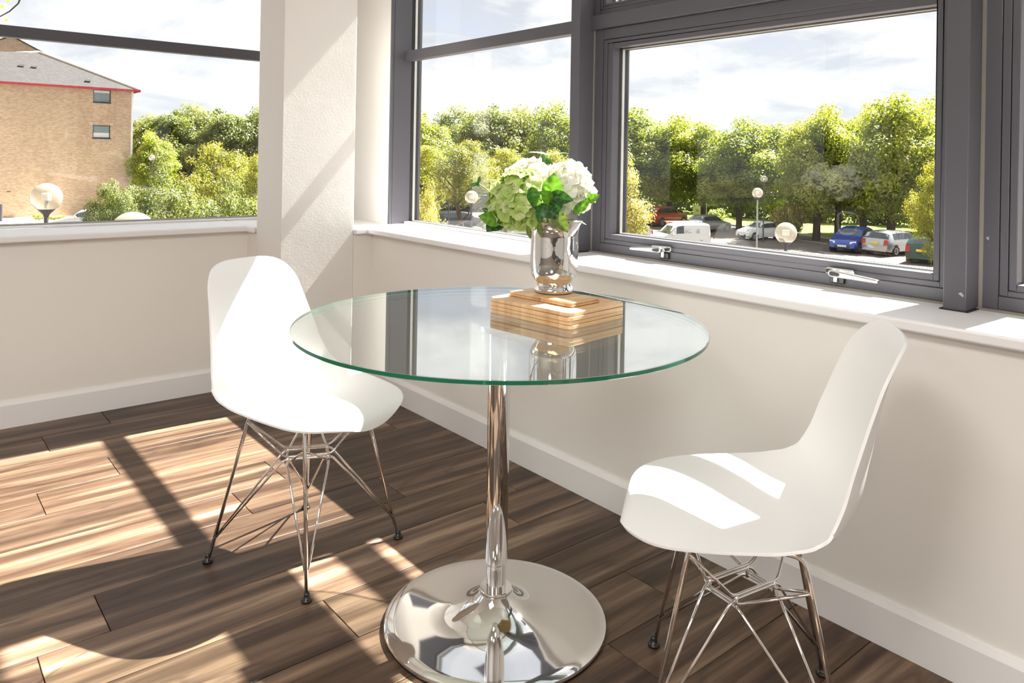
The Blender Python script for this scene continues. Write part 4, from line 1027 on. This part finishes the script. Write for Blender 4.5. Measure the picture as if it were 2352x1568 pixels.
# ------------------------------------------------------------------ utility box, bollard
g = gdepth(1610, 72); t = thing('utility_box', 'beige utility cabinet with scribbles, beside the trees', 'cabinet', (g.x, g.y, GZ), -YAW)
MB().box(-.58, .58, -.25, .25, 0, 1.3).build('body', plain('beige_box', (.46, .42, .32), .6), t, bevel=.01)
MB().box(-.62, .62, -.29, .29, 1.3, 1.38).build('lid', plain('pale_lid', (.66, .62, .52), .6), t, bevel=.01)
MB().box(-.02, .0, -.256, -.25, .1, 1.25).tube([(-.42, -.262, .75), (-.32, -.262, .95), (-.36, -.262, .7), (-.25, -.262, .85), (-.2, -.262, .6)], .02, 5).tube([(.1, -.262, .8), (.2, -.262, .9), (.3, -.262, .75), (.42, -.262, .85)], .02, 5).build('scribble', plain('dark_marks', (.06, .06, .05), .7), t)
g = gnd(2, 509); b_ = MB().lathe([(.10, 0), (.10, .82), (.085, .90), (0, .92)], 18).build('bollard', M['pole'], smooth='auto'); b_.location = (g.x, g.y, GZ); b_.scale = (1, 1, 1.45); tag(b_, 'dark post standing on the forecourt at the left picture edge', 'bollard')
gs = hedge([gnd(75, 508), gnd(152, 507)], .35, .25, 'yellow', 'low tufts of dry grass along the forecourt edge', 9, .10, 900, 'grass'); gs.name = 'grass'; gs['kind'] = 'stuff'
# ------------------------------------------------------------------ brick building
def brick():
    q = NM('buff_brick'); tc_ = q.node('ShaderNodeTexCoord'); bt = q.node('ShaderNodeTexBrick'); bt.inputs['Scale'].default_value = 1.0
    bt.inputs['Brick Width'].default_value = .225; bt.inputs['Row Height'].default_value = .075; bt.inputs['Mortar Size'].default_value = .008
    q.L(tc_.outputs['UV'], bt.inputs['Vector'])
    bt.inputs['Color1'].default_value = (.50, .35, .22, 1); bt.inputs['Color2'].default_value = (.34, .215, .125, 1); bt.inputs['Mortar'].default_value = (.50, .43, .35, 1)
    n_ = q.noise(q.coords(), .35, 4); c = q.mix(.5, bt.outputs['Color'], q.ramp(n_, [(.3, (.75, .72, .70)), (.7, (1.1, 1.1, 1.1))]), 'MULTIPLY'); q.set(color=c, rough=.9, spec=.1)
    q.bump(bt.outputs['Fac'], .3, .01); return q.m
M['brick'] = brick(); M['slate'] = None
def slate():
    q = NM('slate_roof'); tc_ = q.node('ShaderNodeTexCoord'); bt = q.node('ShaderNodeTexBrick'); bt.inputs['Brick Width'].default_value = .3; bt.inputs['Row Height'].default_value = .22; bt.inputs['Mortar Size'].default_value = .02; bt.inputs['Scale'].default_value = 1
    bt.inputs['Color1'].default_value = (.052, .045, .043, 1); bt.inputs['Color2'].default_value = (.036, .031, .030, 1); bt.inputs['Mortar'].default_value = (.018, .015, .013, 1)
    q.L(tc_.outputs['UV'], bt.inputs['Vector']); q.set(color=bt.outputs['Color'], rough=.7); q.bump(bt.outputs['Fac'], .4, .02); return q.m
M['slate'] = slate()
def uvquad(name, quads, mat, par, uvs):
    mb = MB()
    for q in quads: mb.add(q, [tuple(range(len(q)))])
    me = mb.mesh(name, mat); ul = me.uv_layers.new(name='UVMap'); i = 0
    for q in uvs:
        for c in q: ul.data[i].uv = c; i += 1
    return link(name, me, par)
A = at(0, 350, 60); B = at(303, 350, 66); A.z = B.z = 0
dAB = (B-A).normalized(); nAB = Vector((dAB.y, -dAB.x, 0)); nAB = nAB if nAB.dot(fw) < 0 else -nAB   # towards us
bl = thing('brick_building', 'long buff brick building with a grey slate roof and red gutter', 'building', (B.x, B.y, GZ), math.atan2(dAB.y, dAB.x))
HW = at(0, 188, 60).z-GZ; Lb = 46.0; Dp = 11.0
# local frame: x along the facade (corner at 0, running to -Lb), y away from us
sgn = 1 if Vector((-math.sin(bl.rotation_euler[2]), math.cos(bl.rotation_euler[2]), 0)).dot(-nAB) > 0 else -1
def LP(x, y, z): return (x, sgn*y, z)
# facade with two real window openings
wx0, wx1 = -3.05, -1.72
def zpx(py): return at(237, py, 63.7).z-GZ
wins = [(zpx(234), zpx(204)), (zpx(317), zpx(287))]
zs = [0, wins[1][0], wins[1][1], wins[0][0], wins[0][1], HW]
quads = []; uvs = []
def fq(x0, x1, z0, z1): quads.append([LP(x0, 0, z0), LP(x1, 0, z0), LP(x1, 0, z1), LP(x0, 0, z1)]); uvs.append([(x0, z0), (x1, z0), (x1, z1), (x0, z1)])
fq(-Lb, wx0, 0, HW); fq(wx1, 0, 0, HW)
for a_, b_ in ((zs[0], zs[1]), (zs[2], zs[3]), (zs[4], zs[5])): fq(wx0, wx1, a_, b_)
for z0, z1 in wins:
    for q in ([LP(wx0, 0, z0), LP(wx0, .25, z0), LP(wx0, .25, z1), LP(wx0, 0, z1)], [LP(wx1, 0, z0), LP(wx1, .25, z0), LP(wx1, .25, z1), LP(wx1, 0, z1)], [LP(wx0, 0, z0), LP(wx1, 0, z0), LP(wx1, .25, z0), LP(wx0, .25, z0)], [LP(wx0, 0, z1), LP(wx1, 0, z1), LP(wx1, .25, z1), LP(wx0, .25, z1)]):
        quads.append(q); uvs.append([(0, 0), (.25, 0), (.25, 1.3), (0, 1.3)])
quads.append([LP(0, 0, 0), LP(0, Dp, 0), LP(0, Dp, HW), LP(0, 0, HW)]); uvs.append([(0, 0), (Dp, 0), (Dp, HW), (0, HW)])
quads.append([LP(-Lb, Dp, 0), LP(0, Dp, 0), LP(0, Dp, HW), LP(-Lb, Dp, HW)]); uvs.append([(0, 0), (Lb, 0), (Lb, HW), (0, HW)])
uvquad('wall', quads, M['brick'], bl, uvs)
M['wframe'] = plain('dark_window_frame', (.03, .04, .04), .4)
M['hglass'] = NM('house_glass').set(color=(.16, .20, .20), rough=.06, spec=.8).m; M['blind'] = plain('white_curtain', (.62, .62, .58), .8)
for k, (z0, z1) in enumerate(wins):
    f_ = MB(); e_ = .07
    for a in ((wx0, wx1, z0, z0+e_), (wx0, wx1, z1-e_, z1), (wx0, wx0+e_, z0, z1), (wx1-e_, wx1, z0, z1)): f_.box(a[0], a[1], sgn*.10, sgn*.16, a[2], a[3])
    fo = f_.build('window_frame', M['wframe'], bl)
    MB().box(wx0+e_, wx1-e_, sgn*.125, sgn*.135, z0+e_, z1-e_).build('window_pane', M['hglass'], fo)
    MB().box(wx0+e_, wx1-e_, sgn*.118, sgn*.124, (z1-.28 if k == 0 else z0+e_), (z1-e_ if k == 0 else z0+.45)).build('blind', M['blind'], fo)
    MB().box(wx0-.05, wx1+.05, sgn*-.04, sgn*.05, z0-.07, z0).build('window_sill', M['wframe'], bl)
for x in (wx0-.14, wx1+.10): MB().box(x-.12, x+.12, sgn*-.03, sgn*.02, wins[1][1]+.02, wins[1][1]+.22).build('corbel_block', M['kerb'], bl)
for x in (-16.5, -14.9, -13.35, -11.9, -8.9, -6.4): MB().box(x-.14, x+.14, sgn*-.015, sgn*.02, 2.05, 2.13).build('air_brick', plain('dark_terracotta', (.10, .035, .02), .8), bl)
# hipped roof
EV = .38; RH = 3.15; rx1 = -6.3; y_r = Dp/2
E0, E1, E2, E3 = LP(-Lb, -EV, HW), LP(EV, -EV, HW-.0), LP(EV, Dp+EV, HW), LP(-Lb, Dp+EV, HW)
R1_, R0_ = LP(rx1, y_r, HW+RH), LP(-26, y_r, HW+.1)
sl = math.hypot(RH, y_r+EV)
uvquad('roof', [[E0, E1, R1_, R0_], [E1, E2, R1_], [E2, E3, R0_, R1_]], M['slate'], bl, [[(0, 0), (Lb, 0), (Lb+rx1, sl), (0, sl)], [(0, 0), (Dp, 0), (Dp/2, sl)], [(0, 0), (Lb, 0), (Lb, sl), (-rx1, sl)]])
M['redg'] = plain('red_gutter', (.36, .02, .03), .5); M['ridge'] = plain('buff_ridge_tiles', (.42, .35, .26), .8)
MB().box(-Lb, EV+.1, sgn*(-EV-.12), sgn*(-EV+.02), HW-.16, HW+.03).box(EV-.02, EV+.12, sgn*(-EV-.12), sgn*(Dp+EV), HW-.16, HW+.03).build('gutter', M['redg'], bl)
MB().box(-Lb, EV, sgn*(-EV), 0, HW-.14, HW-.10).build('soffit', plain('dark_soffit', (.08, .05, .04), .7), bl)
MB().tube([E1, R1_], .14, 8).build('ridge_tiles', M['ridge'], bl); MB().tube([R0_, R1_], .16, 8).build('ridge_tiles', M['ridge'], bl)
for x, q in ((-7.9, .50), (-7.0, .49), (-3.35, .17)):
    y_ = -EV+(y_r+EV)*q; z_ = HW+RH*q; MB().box(x-.18, x+.18, sgn*(y_-.2), sgn*(y_+.15), z_+.0, z_+.13).build('roof_vent', M['galv'], bl)
MB().box(-.12, .02, sgn*-.12, sgn*0, 0, HW-.1).build('down_pipe', plain('white_pipe', (.7, .68, .64), .5), bl)
# taller gabled block behind
C2 = at(26, 84, 78); bb = thing('gabled_building', 'taller buff brick gable end behind the slate roof', 'building', (C2.x, C2.y, GZ), bl.rotation_euler[2])
hA = C2.z-GZ; gw = 10.0; drop = gw*.52
uvquad('wall', [[LP(-gw, 0, 0), LP(gw, 0, 0), LP(gw, 0, hA-drop), LP(0, 0, hA), LP(-gw, 0, hA-drop)], [LP(gw, 0, 0), LP(gw, 14, 0), LP(gw, 14, hA-drop), LP(gw, 0, hA-drop)]], M['brick'], bb, [[(0, 0), (2*gw, 0), (2*gw, hA-drop), (gw, hA), (0, hA-drop)], [(0, 0), (14, 0), (14, hA), (0, hA)]])
rf = MB()
for s_ in (1, -1):
    a, b, c, d = LP(0, -.1, hA+.05), LP(s_*(gw+.6), -.1, hA-drop-.25), LP(s_*(gw+.6), 14, hA-drop-.25), LP(0, 14, hA+.05)
    rf.add([a, b, c, d]+[(p[0], p[1], p[2]+.10) for p in (a, b, c, d)], [(0, 1, 2, 3), (4, 5, 6, 7), (0, 1, 5, 4), (1, 2, 6, 5), (2, 3, 7, 6), (3, 0, 4, 7)])
rf.build('roof', M['slate'], bb)
# ------------------------------------------------------------------ maple twig at the top left, and an unseen blade added to cast a shadow band
c = at(20, 20, 6.0); tw = thing('maple_twig', 'thin maple twig with three leaves outside the left window, top left', 'branch', c); bpy.context.view_layer.update()
MB().tube([at(75, -60, 6.0)-c, at(52, -18, 6.0)-c, at(42, 8, 6.0)-c, at(22, 26, 6.0)-c, at(0, 38, 6.0)-c, at(-14, 42, 6)-c], [.008, .007, .006, .005, .004, .003], 6).build('stem', M['bark'], tw, True)
M['maple'] = leafy('maple_leaf', [(.2, (.30, .40, .05)), (.8, (.55, .52, .12))], .5, gloss=.1)
def maple(px, py, w_, rot, dep=6.0):
    pts = []; 
    for k in range(5):
        a = math.pi/2+(k-2)*.95; Lq = (.62, .85, 1.0, .85, .62)[k]; pts += [(math.cos(a-.42)*.38, math.sin(a-.42)*.38), (math.cos(a-.13)*Lq*.68, math.sin(a-.13)*Lq*.68), (math.cos(a)*Lq, math.sin(a)*Lq), (math.cos(a+.13)*Lq*.68, math.sin(a+.13)*Lq*.68)]
    pts.append((0, -.25)); v = [(x*w_, y*w_, .1*w_*(x*x+y*y)) for x, y in pts]+[(0, 0, 0)]; n_ = len(pts)
    mb = MB().add(v, [(n_, i, (i+1) % n_) for i in range(n_)]); me = mb.mesh('leaf', M['maple']); set_var(me, [.3+.5*((i*7) % 5)/5 for i in range(n_+1)])
    o = link('leaf', me, tw); o.location = at(px, py, dep)-c; o.rotation_euler = (R(80), R(rot), -YAW); return o
maple(4, 14, .030, 140); maple(18, 3, .028, 20); maple(14, 46, .026, 60); maple(-14, 4, .03, 200)
o = MB().box(2.86, 2.97, -.7, 2.06, 2.155, 2.172).build('shadow_blade', M['alu']); struct(o, 'unseen blade outside the right windows, added for its shadow band')
